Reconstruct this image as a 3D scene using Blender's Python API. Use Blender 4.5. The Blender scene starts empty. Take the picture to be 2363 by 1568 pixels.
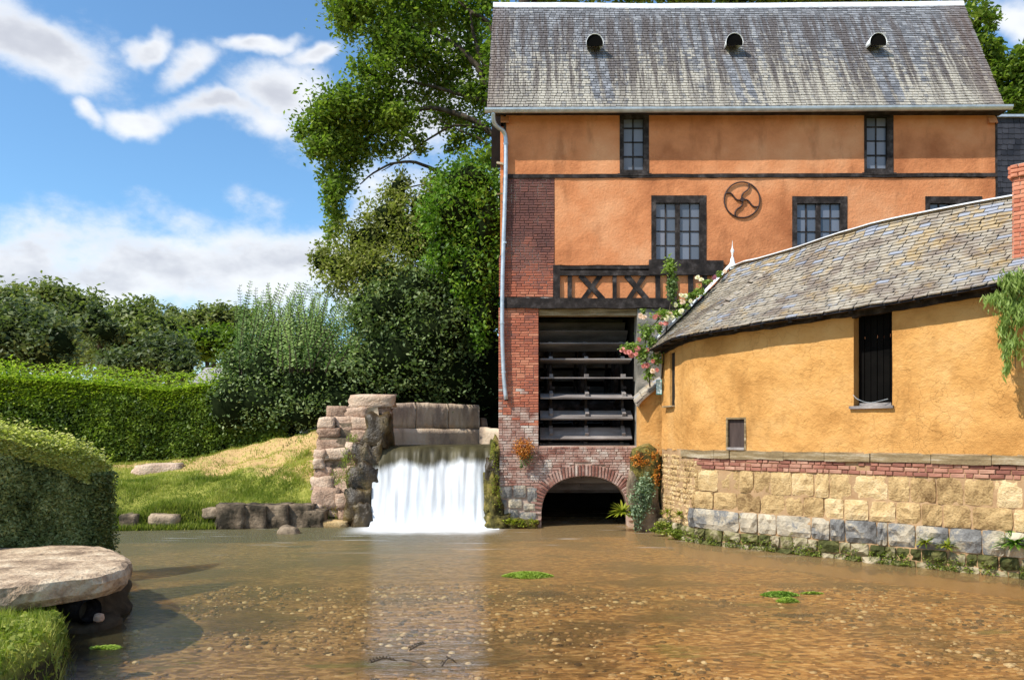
import bpy, math, random
import numpy as np
from mathutils import Vector, Matrix, noise as mnoise

# ------------------------------------------------------------------ camera, light, world
SC = bpy.context.scene
COL = SC.collection
FPX = 1838.0            # focal length in px of a 2363 px wide picture
ZC = 2.26               # eye height above the mill pond
cd = bpy.data.cameras.new('camera'); CAM = bpy.data.objects.new('camera', cd); COL.objects.link(CAM)
cd.sensor_width = 36; cd.lens = 28.0; cd.shift_y = 0.0914; cd.clip_end = 3000; cd.clip_start = .05
CAM.location = (0, 0, ZC); CAM.rotation_euler = (math.radians(90), 0, 0)
SC.camera = CAM
SUNV = Vector((-.75, -.5, 1.0)).normalized()
sl = bpy.data.lights.new('sun', 'SUN'); sl.energy = 4.6; sl.angle = math.radians(.5); sl.color = (1, .94, .84)
so = bpy.data.objects.new('sun', sl); COL.objects.link(so)
so.rotation_euler = SUNV.to_track_quat('Z', 'Y').to_euler(); so.location = (-20, -10, 30)
SC.view_settings.view_transform = 'Standard'; SC.view_settings.look = 'None'
SC.view_settings.exposure = .3; SC.view_settings.gamma = 1
SC.cycles.max_bounces = 8; SC.cycles.transparent_max_bounces = 24
try: SC.cycles.use_denoising = True
except Exception: pass

W = bpy.data.worlds.new('World'); SC.world = W; W.use_nodes = True
class NT:
    def __init__(s, nt): s.t = nt; s.n = nt.nodes; s.l = nt.links; s.n.clear()
    def add(s, ty, **k):
        nd = s.n.new(ty)
        for a, b in k.items(): setattr(nd, a, b)
        return nd
    def link(s, a, b): s.l.new(a, b)
    def set(s, inp, v):
        if hasattr(v, 'links') or hasattr(v, 'is_output'): s.l.new(v, inp)
        else: inp.default_value = v
    def math(s, op, a, b=0.0, c=0.0, clamp=False):
        nd = s.add('ShaderNodeMath', operation=op); nd.use_clamp = clamp
        s.set(nd.inputs[0], a); s.set(nd.inputs[1], b); s.set(nd.inputs[2], c); return nd.outputs[0]
    def noise(s, vec, scale, detail=4, rough=.55, dist=0.0, dim='3D'):
        nd = s.add('ShaderNodeTexNoise'); nd.noise_dimensions = dim
        if vec is not None: s.l.new(vec, nd.inputs['Vector'])
        nd.inputs['Scale'].default_value = scale; nd.inputs['Detail'].default_value = detail
        nd.inputs['Roughness'].default_value = rough; nd.inputs['Distortion'].default_value = dist
        return nd.outputs['Fac']
    def mapping(s, vec, scale=(1, 1, 1), loc=(0, 0, 0), rot=(0, 0, 0), ty='POINT'):
        nd = s.add('ShaderNodeMapping', vector_type=ty); s.l.new(vec, nd.inputs[0])
        nd.inputs['Location'].default_value = loc; nd.inputs['Rotation'].default_value = rot; nd.inputs['Scale'].default_value = scale
        return nd.outputs[0]
    def ramp(s, fac, stops, interp='LINEAR'):
        nd = s.add('ShaderNodeValToRGB'); cr = nd.color_ramp; cr.interpolation = interp
        while len(cr.elements) < len(stops): cr.elements.new(.5)
        for e, (p, c) in zip(cr.elements, stops):
            e.position = p; e.color = (*c, 1) if len(c) == 3 else c
        s.set(nd.inputs[0], fac); return nd.outputs[0]
    def smooth(s, v, a, b, lo=0., hi=1.):
        nd = s.add('ShaderNodeMapRange', interpolation_type='SMOOTHSTEP'); s.set(nd.inputs[0], v)
        for i, x in enumerate((a, b, lo, hi)): nd.inputs[i + 1].default_value = x
        return nd.outputs[0]
    def mix(s, f, a, b, mode='MIX'):
        nd = s.add('ShaderNodeMix', data_type='RGBA', blend_type=mode)
        s.set(nd.inputs['Factor'], f)
        for k, v in (('A', a), ('B', b)):
            inp = [i for i in nd.inputs if i.name == k and i.type == 'RGBA'][0]
            if isinstance(v, tuple): inp.default_value = (*v[:3], 1)
            else: s.l.new(v, inp)
        return [o for o in nd.outputs if o.type == 'RGBA'][0]
    def sep(s, vec):
        nd = s.add('ShaderNodeSeparateXYZ'); s.l.new(vec, nd.inputs[0]); return nd.outputs
    def comb(s, x, y, z=0.0):
        nd = s.add('ShaderNodeCombineXYZ')
        for i, v in enumerate((x, y, z)): s.set(nd.inputs[i], v)
        return nd.outputs[0]

def build_world():
    g = NT(W.node_tree)
    out = g.add('ShaderNodeOutputWorld'); bg = g.add('ShaderNodeBackground')
    sky = g.add('ShaderNodeTexSky'); sky.sky_type = 'NISHITA'; sky.sun_disc = False
    sky.sun_elevation = math.asin(SUNV.z); sky.sun_rotation = math.atan2(SUNV.x, SUNV.y)
    sky.air_density = 1.0; sky.dust_density = .6; sky.ozone_density = 2.5
    tc = g.add('ShaderNodeTexCoord'); d = tc.outputs['Generated']
    x, y, z = g.sep(d)
    az = g.math('ARCTAN2', x, y)
    hl = g.math('SQRT', g.math('ADD', g.math('MULTIPLY', x, x), g.math('MULTIPLY', y, y)))
    te = g.math('DIVIDE', z, g.math('MAXIMUM', hl, .02))
    # warp of the cloud plane so that edges are wispy
    n1 = g.add('ShaderNodeTexNoise'); g.link(d, n1.inputs['Vector']); n1.inputs['Scale'].default_value = 5.5; n1.inputs['Detail'].default_value = 5
    n1.inputs['Roughness'].default_value = .5
    wv = g.add('ShaderNodeVectorMath', operation='SUBTRACT'); g.link(n1.outputs['Color'], wv.inputs[0]); wv.inputs[1].default_value = (.5, .5, .5)
    ws = g.add('ShaderNodeVectorMath', operation='SCALE'); g.link(wv.outputs[0], ws.inputs[0]); ws.inputs['Scale'].default_value = .17
    p0 = g.comb(az, te)
    pv = g.add('ShaderNodeVectorMath', operation='ADD'); g.link(p0, pv.inputs[0]); g.link(ws.outputs[0], pv.inputs[1]); p = pv.outputs[0]
    def A(px): return math.atan((px - 1181.5) / FPX)
    def T(px, py): return (1000 - py) / math.hypot(FPX, px - 1181.5)
    blobs = [(60, 95, 205, 92, 8), (325, 95, 40, 30, -20), (425, 160, 88, 42, -28), (555, 105, 80, 26, -24), (700, 112, 66, 26, -18),
             (280, 272, 80, 42, 8), (480, 282, 200, 44, 2), (640, 238, 130, 86, 0), (150, 238, 32, 40, -30), (1010, 210, 160, 130, 0),
             (110, 640, 330, 98, 0), (560, 630, 380, 118, -2), (2330, 20, 110, 40, 15), (1150, 520, 380, 160, 0)]
    tot = None
    for (bx, by, rx, ry, rot) in blobs:
        m = g.mapping(p, scale=(rx / FPX * 1.0, ry / FPX, 1), loc=(A(bx), T(bx, by), 0), rot=(0, 0, math.radians(-rot)), ty='TEXTURE')
        ln = g.add('ShaderNodeVectorMath', operation='LENGTH'); g.link(m, ln.inputs[0])
        v = g.math('SUBTRACT', 1.24, ln.outputs['Value'])
        tot = v if tot is None else g.math('SMOOTH_MAX', tot, v, .22)
    # the same kind of cumulus goes on all round
    gen = g.noise(g.mapping(d, scale=(1, 1, 2.2)), 2.6, 4, .5)
    gen = g.math('MULTIPLY', g.math('SUBTRACT', gen, .50), 5.0)
    side = g.smooth(g.math('ABSOLUTE', az), .70, .85)
    gen = g.math('SUBTRACT', gen, g.math('MULTIPLY', g.math('SUBTRACT', 1.0, side), 3.0))
    tot = g.math('MAXIMUM', tot, gen)
    low = g.math('MULTIPLY', g.math('SUBTRACT', .11, te), 8.0)
    tot = g.math('MAXIMUM', tot, low)
    nz = g.noise(g.mapping(d, scale=(1, 1, 1.6), rot=(0, .35, 0)), 10.0, 7, .6)
    dens = g.math('ADD', tot, g.math('MULTIPLY', g.math('SUBTRACT', nz, .5), 2.3))
    alpha = g.smooth(dens, -.12, .85)
    alpha = g.math('MULTIPLY', alpha, .93)
    core = g.smooth(dens, .35, 1.1)
    sh = g.noise(g.mapping(d, scale=(1, 1, 2.0), loc=(.3, .1, .02)), 6.0, 5, .55)
    shade = g.math('MULTIPLY', g.smooth(sh, .42, .64), core)
    ccol = g.mix(shade, (5.6, 5.7, 5.85), (3.6, 3.7, 4.05))
    blue = g.mix(1.0, sky.outputs[0], (.78, 1.04, 1.14), 'MULTIPLY')
    mixc = g.mix(alpha, blue, ccol)
    # below the horizon: dull earth tone
    under = g.smooth(z, -.06, -.01)
    mixc = g.mix(under, (1.2, 1.1, .7), mixc)
    g.link(mixc, bg.inputs[0]); bg.inputs[1].default_value = .15
    g.link(bg.outputs[0], out.inputs[0])
build_world()

# ------------------------------------------------------------------ helpers
def P(px, py, Y): return Vector(((px - 1181.5) * Y / FPX, Y, ZC - (py - 1000) * Y / FPX))
def tag(o, label=None, cat=None, group=None, kind=None):
    if label: o['label'] = label
    if cat: o['category'] = cat
    if group: o['group'] = group
    if kind: o['kind'] = kind
    return o
def thing(name, label, cat, loc=(0, 0, 0), group=None):
    o = bpy.data.objects.new(name, None); COL.objects.link(o); o.location = loc; o.empty_display_size = .2
    return tag(o, label, cat, group)
def put(name, me, parent=None, mat=None):
    o = bpy.data.objects.new(name, me); COL.objects.link(o)
    if mat and not me.materials: me.materials.append(mat)
    if parent is not None:
        o.parent = parent; o.matrix_parent_inverse = Matrix.Translation(parent.location).inverted() if parent.type == 'EMPTY' else Matrix()
    return o
def fast_mesh(name, V, F, mat=None, tone=None, smooth=False):
    """V (n,3) array, F (m,k) int array with constant k, tone per face"""
    V = np.asarray(V, dtype=np.float32); F = np.asarray(F, dtype=np.int32)
    me = bpy.data.meshes.new(name); m, k = F.shape
    me.vertices.add(len(V)); me.vertices.foreach_set('co', V.ravel())
    me.loops.add(m * k); me.loops.foreach_set('vertex_index', F.ravel())
    me.polygons.add(m); me.polygons.foreach_set('loop_start', np.arange(0, m * k, k, dtype=np.int32))
    try: me.polygons.foreach_set('loop_total', np.full(m, k, dtype=np.int32))
    except Exception: pass
    if smooth: me.polygons.foreach_set('use_smooth', np.ones(m, dtype=bool))
    me.update(calc_edges=True)
    if tone is not None:
        a = me.attributes.new('tone', 'FLOAT', 'FACE'); a.data.foreach_set('value', np.asarray(tone, dtype=np.float32))
    if mat: me.materials.append(mat)
    return me
class MB:
    def __init__(s): s.v = []; s.f = []
    def add(s, vs, fs):
        b = len(s.v); s.v += [tuple(v) for v in vs]; s.f += [tuple(i + b for i in f) for f in fs]
    def box(s, x0, x1, y0, y1, z0, z1):
        s.add([(x0, y0, z0), (x1, y0, z0), (x1, y1, z0), (x0, y1, z0), (x0, y0, z1), (x1, y0, z1), (x1, y1, z1), (x0, y1, z1)],
              [(0, 3, 2, 1), (4, 5, 6, 7), (0, 1, 5, 4), (1, 2, 6, 5), (2, 3, 7, 6), (3, 0, 4, 7)])
    def obox(s, M, sx, sy, sz, cx=.5, cy=.5, cz=0.):
        """box in the frame M, spanning sx,sy,sz, origin at fraction c"""
        vs = []
        for k in (0, 1):
            for (i, j) in ((0, 0), (1, 0), (1, 1), (0, 1)):
                vs.append(M @ Vector(((i - cx) * sx, (j - cy) * sy, (k - cz) * sz)))
        s.add(vs, [(0, 3, 2, 1), (4, 5, 6, 7), (0, 1, 5, 4), (1, 2, 6, 5), (2, 3, 7, 6), (3, 0, 4, 7)])
    def bar(s, a, b, w, h=None, up=(0, 1, 0)):
        a = Vector(a); b = Vector(b); h = h or w; d = (b - a); L = d.length; d.normalize()
        u = Vector(up); r = d.cross(u)
        if r.length < 1e-4: r = d.cross(Vector((1, 0, 0)))
        r.normalize(); u = r.cross(d)
        vs = []
        for q in (a, b):
            for (i, j) in ((-1, -1), (1, -1), (1, 1), (-1, 1)): vs.append(q + r * i * w / 2 + u * j * h / 2)
        s.add(vs, [(0, 1, 2, 3), (7, 6, 5, 4), (0, 4, 5, 1), (1, 5, 6, 2), (2, 6, 7, 3), (3, 7, 4, 0)])
    def tube(s, pts, rad, n=8, cap=True):
        pts = [Vector(p) for p in pts]; rings = []
        if not hasattr(rad, '__len__'): rad = [rad] * len(pts)
        ref = Vector((.31, .22, .92))
        b = len(s.v)
        for i, p in enumerate(pts):
            d = (pts[min(i + 1, len(pts) - 1)] - pts[max(i - 1, 0)]).normalized()
            r = d.cross(ref)
            if r.length < 1e-3: r = d.cross(Vector((1, 0, 0)))
            r.normalize(); u = r.cross(d)
            for k in range(n):
                a = 2 * math.pi * k / n
                s.v.append(tuple(p + (r * math.cos(a) + u * math.sin(a)) * rad[i]))
        for i in range(len(pts) - 1):
            for k in range(n):
                s.f.append((b + i * n + k, b + i * n + (k + 1) % n, b + (i + 1) * n + (k + 1) % n, b + (i + 1) * n + k))
        if cap:
            s.f.append(tuple(b + k for k in range(n))[::-1]); e = b + (len(pts) - 1) * n
            s.f.append(tuple(e + k for k in range(n)))
    def lathe(s, prof, c, n=14):
        b = len(s.v)
        for (r, z) in prof:
            for k in range(n):
                a = 2 * math.pi * k / n; s.v.append((c[0] + r * math.cos(a), c[1] + r * math.sin(a), c[2] + z))
        for i in range(len(prof) - 1):
            for k in range(n):
                s.f.append((b + i * n + k, b + i * n + (k + 1) % n, b + (i + 1) * n + (k + 1) % n, b + (i + 1) * n + k))
    def mesh(s, name, mat=None, smooth=False):
        me = bpy.data.meshes.new(name); me.from_pydata(s.v, [], s.f); me.update()
        if mat: me.materials.append(mat)
        if smooth:
            for p in me.polygons: p.use_smooth = True
        return me
    def build(s, name, mat, parent=None, smooth=False): return put(name, s.mesh(name, mat, smooth), parent)
def frame(p, t, u, n, sx=1., sy=1., sz=1.):
    t = Vector(t) * sx; u = Vector(u) * sy; n = Vector(n) * sz
    return Matrix(((t.x, u.x, n.x, p[0]), (t.y, u.y, n.y, p[1]), (t.z, u.z, n.z, p[2]), (0, 0, 0, 1)))
def rot2(M, a): return M @ Matrix.Rotation(a, 4, 'Z')
def polyline(pts, n):
    """catmull-rom through pts, n samples per span"""
    pts = [Vector(p) for p in pts]; out = []
    for i in range(len(pts) - 1):
        p0 = pts[max(i - 1, 0)]; p1 = pts[i]; p2 = pts[i + 1]; p3 = pts[min(i + 2, len(pts) - 1)]
        for k in range(n):
            t = k / n
            out.append(.5 * ((2 * p1) + (p2 - p0) * t + (2 * p0 - 5 * p1 + 4 * p2 - p3) * t * t + (3 * p1 - p0 - 3 * p2 + p3) * t ** 3))
    out.append(pts[-1]); return out
def fbm(x, y, z, o=3): return mnoise.fractal(Vector((x, y, z)), 1.0, 2.0, o)

# pieces: unit shapes, x width -.5..+.5, y height -.5..+.5, z 0..1 outward
def var_brick(rnd, cham=.06, chamy=.16):
    V = []
    for (z, i) in ((0, 0), (.8, 0), (1, 1)):
        for (a, b) in ((-1, -1), (1, -1), (1, 1), (-1, 1)):
            jx = rnd.uniform(-.015, .015); jy = rnd.uniform(-.05, .05)
            V.append((a * (.5 - cham * i) + jx, b * (.5 - chamy * i) + jy, z + (rnd.uniform(-.12, .08) if i else 0)))
    F = [(8, 9, 10, 11), (0, 3, 2, 1)]
    for r in (0, 4):
        for k in range(4): F.append((r + k, r + (k + 1) % 4, r + 4 + (k + 1) % 4, r + 4 + k))
    return V, F
def var_slate(rnd):
    c = rnd.choice([0, 0, 0, 1, 2])
    l, r = -.5 + rnd.uniform(0, .03), .5 - rnd.uniform(0, .03)
    bl = -.5 + rnd.uniform(-.07, .07); br = -.5 + rnd.uniform(-.07, .07)
    pts = [(l, bl), (r, br), (r, .5), (l, .5)]
    if c == 1: pts = [(l + .16, bl), (r, br), (r, .5), (l, .5), (l, bl + .2)]
    if c == 2: pts = [(l, bl), (r - .14, br), (r, br + .22), (r, .5), (l, .5)]
    n = len(pts)
    V = [(x, y, 0 if y > 0 else .35) for x, y in pts] + [(x, y, .25 if y > 0 else 1.) for x, y in pts]
    F = [tuple(range(n, 2 * n)), tuple(range(n))[::-1]] + [(k, (k + 1) % n, n + (k + 1) % n, n + k) for k in range(n)]
    return V, F
def var_stone(rnd, nx=5, ny=4, rough=.1):
    """rough faced block: grid front, rounded rim"""
    V = []; F = []; sd = rnd.uniform(0, 99)
    for j in range(ny + 1):
        for i in range(nx + 1):
            x = i / nx - .5; y = j / ny - .5
            e = 1 - min(1, max(abs(x), abs(y)) * 2) ** 6
            k = .985 + .03 * fbm(x * 2 + sd, y * 2, 3.1)
            if i in (0, nx) or j in (0, ny): zz = .62 + rough * fbm(x * 3 + sd, y * 3, 1)
            else: zz = .9 + rough * 1.6 * fbm(x * 3 + sd, y * 3, 7.7)
            cx = x * k; cy = y * (k + rnd.uniform(-.01, .01))
            if i in (0, nx) and j in (0, ny): cx *= .95; cy *= .93
            V.append((cx, cy, zz))
    for j in range(ny):
        for i in range(nx):
            a = j * (nx + 1) + i; F.append((a, a + 1, a + nx + 2, a + nx + 1))
    rim = [i for i in range(nx + 1)] + [j * (nx + 1) + nx for j in range(1, ny + 1)] + [ny * (nx + 1) + i for i in range(nx - 1, -1, -1)] + [j * (nx + 1) for j in range(ny - 1, 0, -1)]
    b = len(V); V += [(V[r][0], V[r][1], -.0) for r in rim]; n = len(rim)
    for k in range(n): F.append((rim[(k + 1) % n], rim[k], b + k, b + (k + 1) % n))
    return V, F
class Pieces:
    def __init__(s, name, maker, mat, n=16, seed=3, smooth=False, tr=1.0, **kw):
        rnd = random.Random(seed); s.name = name; s.mat = mat; s.vars = []
        for i in range(n):
            t = tr * ((i + .5) / n * 2 - 1)
            V, F = maker(rnd, **kw); me = bpy.data.meshes.new(name)
            me.from_pydata(V, [], F); me.update(); me.materials.append(mat)
            if smooth:
                for p in me.polygons: p.use_smooth = True
            a = me.attributes.new('tone', 'FLOAT', 'FACE'); a.data.foreach_set('value', np.full(len(F), t, dtype=np.float32))
            s.vars.append((np.array(V), F, t, me))
        s.smooth = smooth
    def emit(s, pl, parent, limit=300, stuff_name=None):
        """pl: list of (tone, Matrix) ; the nearest `limit` are objects, the rest one mesh"""
        rnd = random.Random(5); n = len(s.vars)
        def idx(t): return max(0, min(n - 1, int((t * .5 + .5) * n + rnd.uniform(-1.0, 1.0))))
        cam = Vector((0, 0, ZC))
        pl = sorted(pl, key=lambda q: (q[1].translation - cam).length / (max(q[1].col[0].xyz.length, .01) * max(q[1].col[1].xyz.length, .01)) ** .5)
        for t, M in pl[:limit]:
            o = bpy.data.objects.new(s.name, s.vars[idx(t)][3]); COL.objects.link(o)
            o.parent = parent
            if parent is not None and parent.type == 'EMPTY': M = Matrix.Translation(-parent.location) @ M
            o.matrix_local = M
        rest = pl[limit:]
        if rest:
            me = bpy.data.meshes.new(stuff_name or s.name); VV = []; FF = []; T = []; b = 0
            for t, M in rest:
                V, F, tt, _ = s.vars[idx(t)]; A = np.array(M)
                VV.append(V @ A[:3, :3].T + A[:3, 3]); FF += [tuple(i + b for i in f) for f in F]; T += [tt] * len(F); b += len(V)
            me.from_pydata(np.concatenate(VV).tolist(), [], FF); me.update(); me.materials.append(s.mat)
            a = me.attributes.new('tone', 'FLOAT', 'FACE'); a.data.foreach_set('value', np.array(T, dtype=np.float32))
            if s.smooth: me.polygons.foreach_set('use_smooth', np.ones(len(FF), dtype=bool))
            o = put(stuff_name or s.name + '_field', me, parent); o['kind'] = 'stuff'

def rock_mesh(name, dims, seed, mat, div=3, rough=.12, square=.45, tone=0.):
    """irregular rock: subdivided cube pushed towards a superellipsoid"""
    rnd = random.Random(seed); V = {}; vl = []; F = []
    def vid(k):
        if k not in V: V[k] = len(vl); vl.append(k)
        return V[k]
    N = div
    for ax in range(3):
        for sgn in (0, N):
            for i in range(N):
                for j in range(N):
                    q = []
                    for (a, b) in ((i, j), (i + 1, j), (i + 1, j + 1), (i, j + 1)):
                        c = [0, 0, 0]; c[ax] = sgn; c[(ax + 1) % 3] = a; c[(ax + 2) % 3] = b; q.append(vid(tuple(c)))
                    F.append(tuple(q) if sgn else tuple(q[::-1]))
    out = []; sd = rnd.uniform(0, 50)
    for k in vl:
        v = Vector((k[0] / N * 2 - 1, k[1] / N * 2 - 1, k[2] / N * 2 - 1)); sp = v.normalized() * 1.1
        v = v.lerp(sp, 1 - square)
        r = 1 + rough * fbm(v.x * 1.3 + sd, v.y * 1.3, v.z * 1.3) + rough * .5 * fbm(v.x * 4 + sd, v.y * 4, v.z * 4)
        v = v * r
        out.append((v.x * dims[0] / 2, v.y * dims[1] / 2, v.z * dims[2] / 2))
    me = bpy.data.meshes.new(name); me.from_pydata(out, [], F); me.update(); me.materials.append(mat)
    a = me.attributes.new('tone', 'FLOAT', 'FACE'); a.data.foreach_set('value', np.full(len(F), tone, dtype=np.float32))
    if div > 3:
        for p in me.polygons: p.use_smooth = True
    return me
def rock(name, c, dims, seed, mat, parent=None, rz=0., **k):
    o = put(name, rock_mesh(name, dims, seed, mat, **k), parent)
    L = Vector(c)
    if parent is not None and parent.type == 'EMPTY': L = L - parent.location
    o.matrix_parent_inverse = Matrix(); o.location = L; o.rotation_euler = (random.Random(seed).uniform(-.05, .05), random.Random(seed + 1).uniform(-.05, .05), rz)
    return o

# ------------------------------------------------------------------ materials
def new_mat(name):
    m = bpy.data.materials.new(name); m.use_nodes = True
    g = NT(m.node_tree); out = g.add('ShaderNodeOutputMaterial'); b = g.add('ShaderNodeBsdfPrincipled')
    g.link(b.outputs[0], out.inputs[0]); g.out = out; g.b = b
    geo = g.add('ShaderNodeNewGeometry'); g.pos = geo.outputs['Position']
    return m, g
def finish(g, col, rough=.85, bump=None, dist=.01, strength=.6, spec=.3):
    g.set(g.b.inputs['Base Color'], col if not isinstance(col, tuple) else (*col, 1)); g.set(g.b.inputs['Roughness'], rough)
    g.b.inputs['Specular IOR Level'].default_value = spec
    if bump is not None:
        bn = g.add('ShaderNodeBump'); bn.inputs['Distance'].default_value = dist; bn.inputs['Strength'].default_value = strength
        g.link(bump, bn.inputs['Height']); g.link(bn.outputs[0], g.b.inputs['Normal'])
def tone_out(g):
    a = g.add('ShaderNodeAttribute'); a.attribute_name = 'tone'; return a.outputs['Fac']
def mottled(name, stops, scale=3., k=.9, tk=.35, rough=.85, bscale=40., dist=.006, strength=.7, vscale=(1, 1, 1), spec=.25, fine=.25):
    m, g = new_mat(name); v = g.mapping(g.pos, scale=vscale)
    n = g.noise(v, scale, 5, .6); f = g.math('MULTIPLY_ADD', g.math('SUBTRACT', n, .5), k * 2, .5)
    f = g.math('MULTIPLY_ADD', tone_out(g), tk, f)
    n2 = g.noise(g.pos, bscale, 4, .6); f = g.math('MULTIPLY_ADD', g.math('SUBTRACT', n2, .5), fine, f)
    finish(g, g.ramp(f, stops), rough, n2, dist, strength, spec); return m
def metal(name, col, rough=.35, met=.8, var=.15):
    m, g = new_mat(name); n = g.noise(g.pos, 6., 4, .6)
    c = g.mix(g.smooth(n, .3, .7), tuple(x * (1 - var) for x in col), tuple(min(1, x * (1 + var)) for x in col))
    finish(g, c, g.math('MULTIPLY_ADD', n, .3, rough - .15), n, .002, .3, .5); g.b.inputs['Metallic'].default_value = met; return m
def plaster(name, c0, c1, c2, crack=.0, scale=1.2, bdist=.01, bs=14.):
    m, g = new_mat(name)
    n = g.noise(g.pos, scale, 6, .62); n2 = g.noise(g.mapping(g.pos, scale=(1, 1, .35), loc=(5, 3, 1)), scale * 2.3, 5, .6)
    col = g.ramp(g.math('MULTIPLY_ADD', g.math('SUBTRACT', n, .5), 1.7, .5), [(.15, c0), (.5, c1), (.88, c2)])
    col = g.mix(g.math('MULTIPLY', g.smooth(n2, .52, .72), .45), col, tuple(x * .6 for x in c0))
    nb = g.noise(g.pos, bs, 6, .68); nf = g.noise(g.pos, 70, 3, .6)
    h = g.math('MULTIPLY_ADD', nf, .25, nb)
    col = g.mix(g.math('MULTIPLY', g.smooth(nf, .6, .75), .22), col, tuple(x * .55 for x in c1))
    if crack:
        wz = g.add('ShaderNodeTexNoise'); g.link(g.pos, wz.inputs['Vector']); wz.inputs['Scale'].default_value = 3.0; wz.inputs['Detail'].default_value = 4
        wm = g.add('ShaderNodeVectorMath', operation='SCALE'); g.link(wz.outputs['Color'], wm.inputs[0]); wm.inputs['Scale'].default_value = .35
        wa = g.add('ShaderNodeVectorMath', operation='ADD'); g.link(g.pos, wa.inputs[0]); g.link(wm.outputs[0], wa.inputs[1])
        vo = g.add('ShaderNodeTexVoronoi'); vo.feature = 'DISTANCE_TO_EDGE'; vo.inputs['Scale'].default_value = 4.2; g.link(g.mapping(wa.outputs[0], scale=(1, 1, .75)), vo.inputs['Vector'])
        ce = g.smooth(vo.outputs['Distance'], 0.0, .022, 1., 0.)
        gate = g.smooth(g.noise(g.pos, .9, 3, .6), .45, .62)
        cr = g.math('MULTIPLY', g.math('MULTIPLY', ce, gate), crack)
        col = g.mix(cr, col, tuple(x * .35 for x in c0)); h = g.math('SUBTRACT', h, g.math('MULTIPLY', cr, .5))
    finish(g, col, .92, h, bdist, .8, .15); return m

M_facade = plaster('orange_limewash', (.43, .15, .06), (.665, .262, .112), (.77, .37, .185), crack=.15, scale=.8, bdist=.022)
M_ochre = plaster('ochre_cob', (.46, .22, .06), (.64, .335, .105), (.72, .42, .16), crack=.28, scale=1.1, bdist=.045, bs=12.)
M_timber = mottled('black_timber', [(.2, (.008, .006, .006)), (.5, (.026, .020, .018)), (.72, (.06, .05, .048)), (1, (.13, .11, .10))], 5., .8, .3, .8, 30, .01, .8, (1, 1, 1))
M_oldwood = mottled('weathered_beam', [(.1, (.10, .07, .035)), (.5, (.26, .19, .10)), (.95, (.55, .48, .36))], 4., .9, .3, .9, 22, .015, .9, (.3, .3, 3))
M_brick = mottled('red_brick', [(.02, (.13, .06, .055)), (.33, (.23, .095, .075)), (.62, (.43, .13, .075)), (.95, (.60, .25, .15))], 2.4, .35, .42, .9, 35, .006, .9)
M_brick2 = mottled('pink_brick_course', [(.05, (.19, .075, .055)), (.5, (.34, .145, .10)), (.95, (.50, .29, .20))], 3, .35, .4, .9, 35, .006, .9)
M_brickw = mottled('limewashed_brick', [(.05, (.09, .045, .04)), (.36, (.27, .12, .09)), (.62, (.42, .27, .22)), (.95, (.62, .55, .48))], 3.2, .8, .3, .92, 22, .01, .9)
M_mortar = mottled('pale_lime_mortar', [(.1, (.24, .15, .10)), (.5, (.42, .30, .23)), (.9, (.58, .47, .38))], 2., .9, 0, .95, 30, .01, .9)
M_mortar_d = mottled('dark_patchy_mortar', [(.1, (.12, .075, .06)), (.46, (.22, .14, .12)), (.60, (.60, .50, .43)), (.9, (.66, .58, .50))], 2., .9, 0, .95, 30, .01, .9)  # darker, patchier mortar for the upper part of the pier
M_tan = mottled('tan_limestone', [(.05, (.20, .12, .05)), (.35, (.42, .28, .125)), (.6, (.56, .39, .185)), (.95, (.70, .54, .31))], 2.6, .7, .25, .95, 26, .03, 1., fine=.7)
M_tanm = mottled('sandy_joint', [(.1, (.30, .17, .08)), (.9, (.50, .34, .19))], 3, .6, 0, .95, 30, .01, .8)
M_grey = mottled('grey_limestone', [(.1, (.105, .10, .095)), (.44, (.20, .195, .185)), (.58, (.38, .33, .25)), (.95, (.58, .49, .35))], 2.2, 1.0, .25, .92, 24, .02, 1., fine=.6)
M_moss_stone = mottled('mossy_footing_stone', [(.12, (.05, .055, .015)), (.42, (.15, .14, .05)), (.58, (.28, .24, .14)), (.95, (.46, .38, .26))], 3.2, 1.0, .4, .95, 18, .03, 1.)
M_weir = mottled('weir_stone', [(.05, (.20, .12, .08)), (.45, (.46, .31, .22)), (.95, (.66, .50, .37))], 2.4, .9, .3, .95, 18, .045, 1., fine=.5)
M_wetrock = mottled('wet_algae_rock', [(.1, (.010, .007, .005)), (.5, (.05, .032, .012)), (.9, (.16, .11, .035))], 2.5, .9, .2, .45, 14, .03, 1., (1, 1, .5), spec=.5)
M_mossrock = mottled('yellow_moss', [(.1, (.03, .025, .012)), (.45, (.11, .095, .025)), (.7, (.21, .17, .04)), (.9, (.32, .24, .10))], 4.5, 1.2, .2, .95, 26, .05, 1.)
M_zinc = metal('zinc', (.50, .55, .60), .42, .55)
M_zincw = metal('sunbleached_zinc', (.78, .80, .80), .5, .1)
M_iron = metal('rusty_iron', (.055, .03, .025), .6, .3, .4)
M_black = mottled('unlit_void', [(.1, (.004, .004, .004)), (.9, (.010, .009, .008))], 2, .8, 0, 1., spec=0.)
M_dark = mottled('unlit_interior', [(.1, (.010, .009, .008)), (.9, (.035, .028, .022))], 2, .8, 0, .95)  # dark colour paints in the shade of interiors and openings
M_paddle = mottled('wet_grey_board', [(.1, (.06, .05, .045)), (.5, (.22, .195, .185)), (.9, (.42, .38, .36))], 2.2, .9, .35, .6, 26, .01, .7, (.25, 1, 1))
M_slateD = mottled('dark_slate_wall', [(.1, (.018, .02, .028)), (.9, (.05, .052, .065))], 3, .8, .35, .6)

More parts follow.
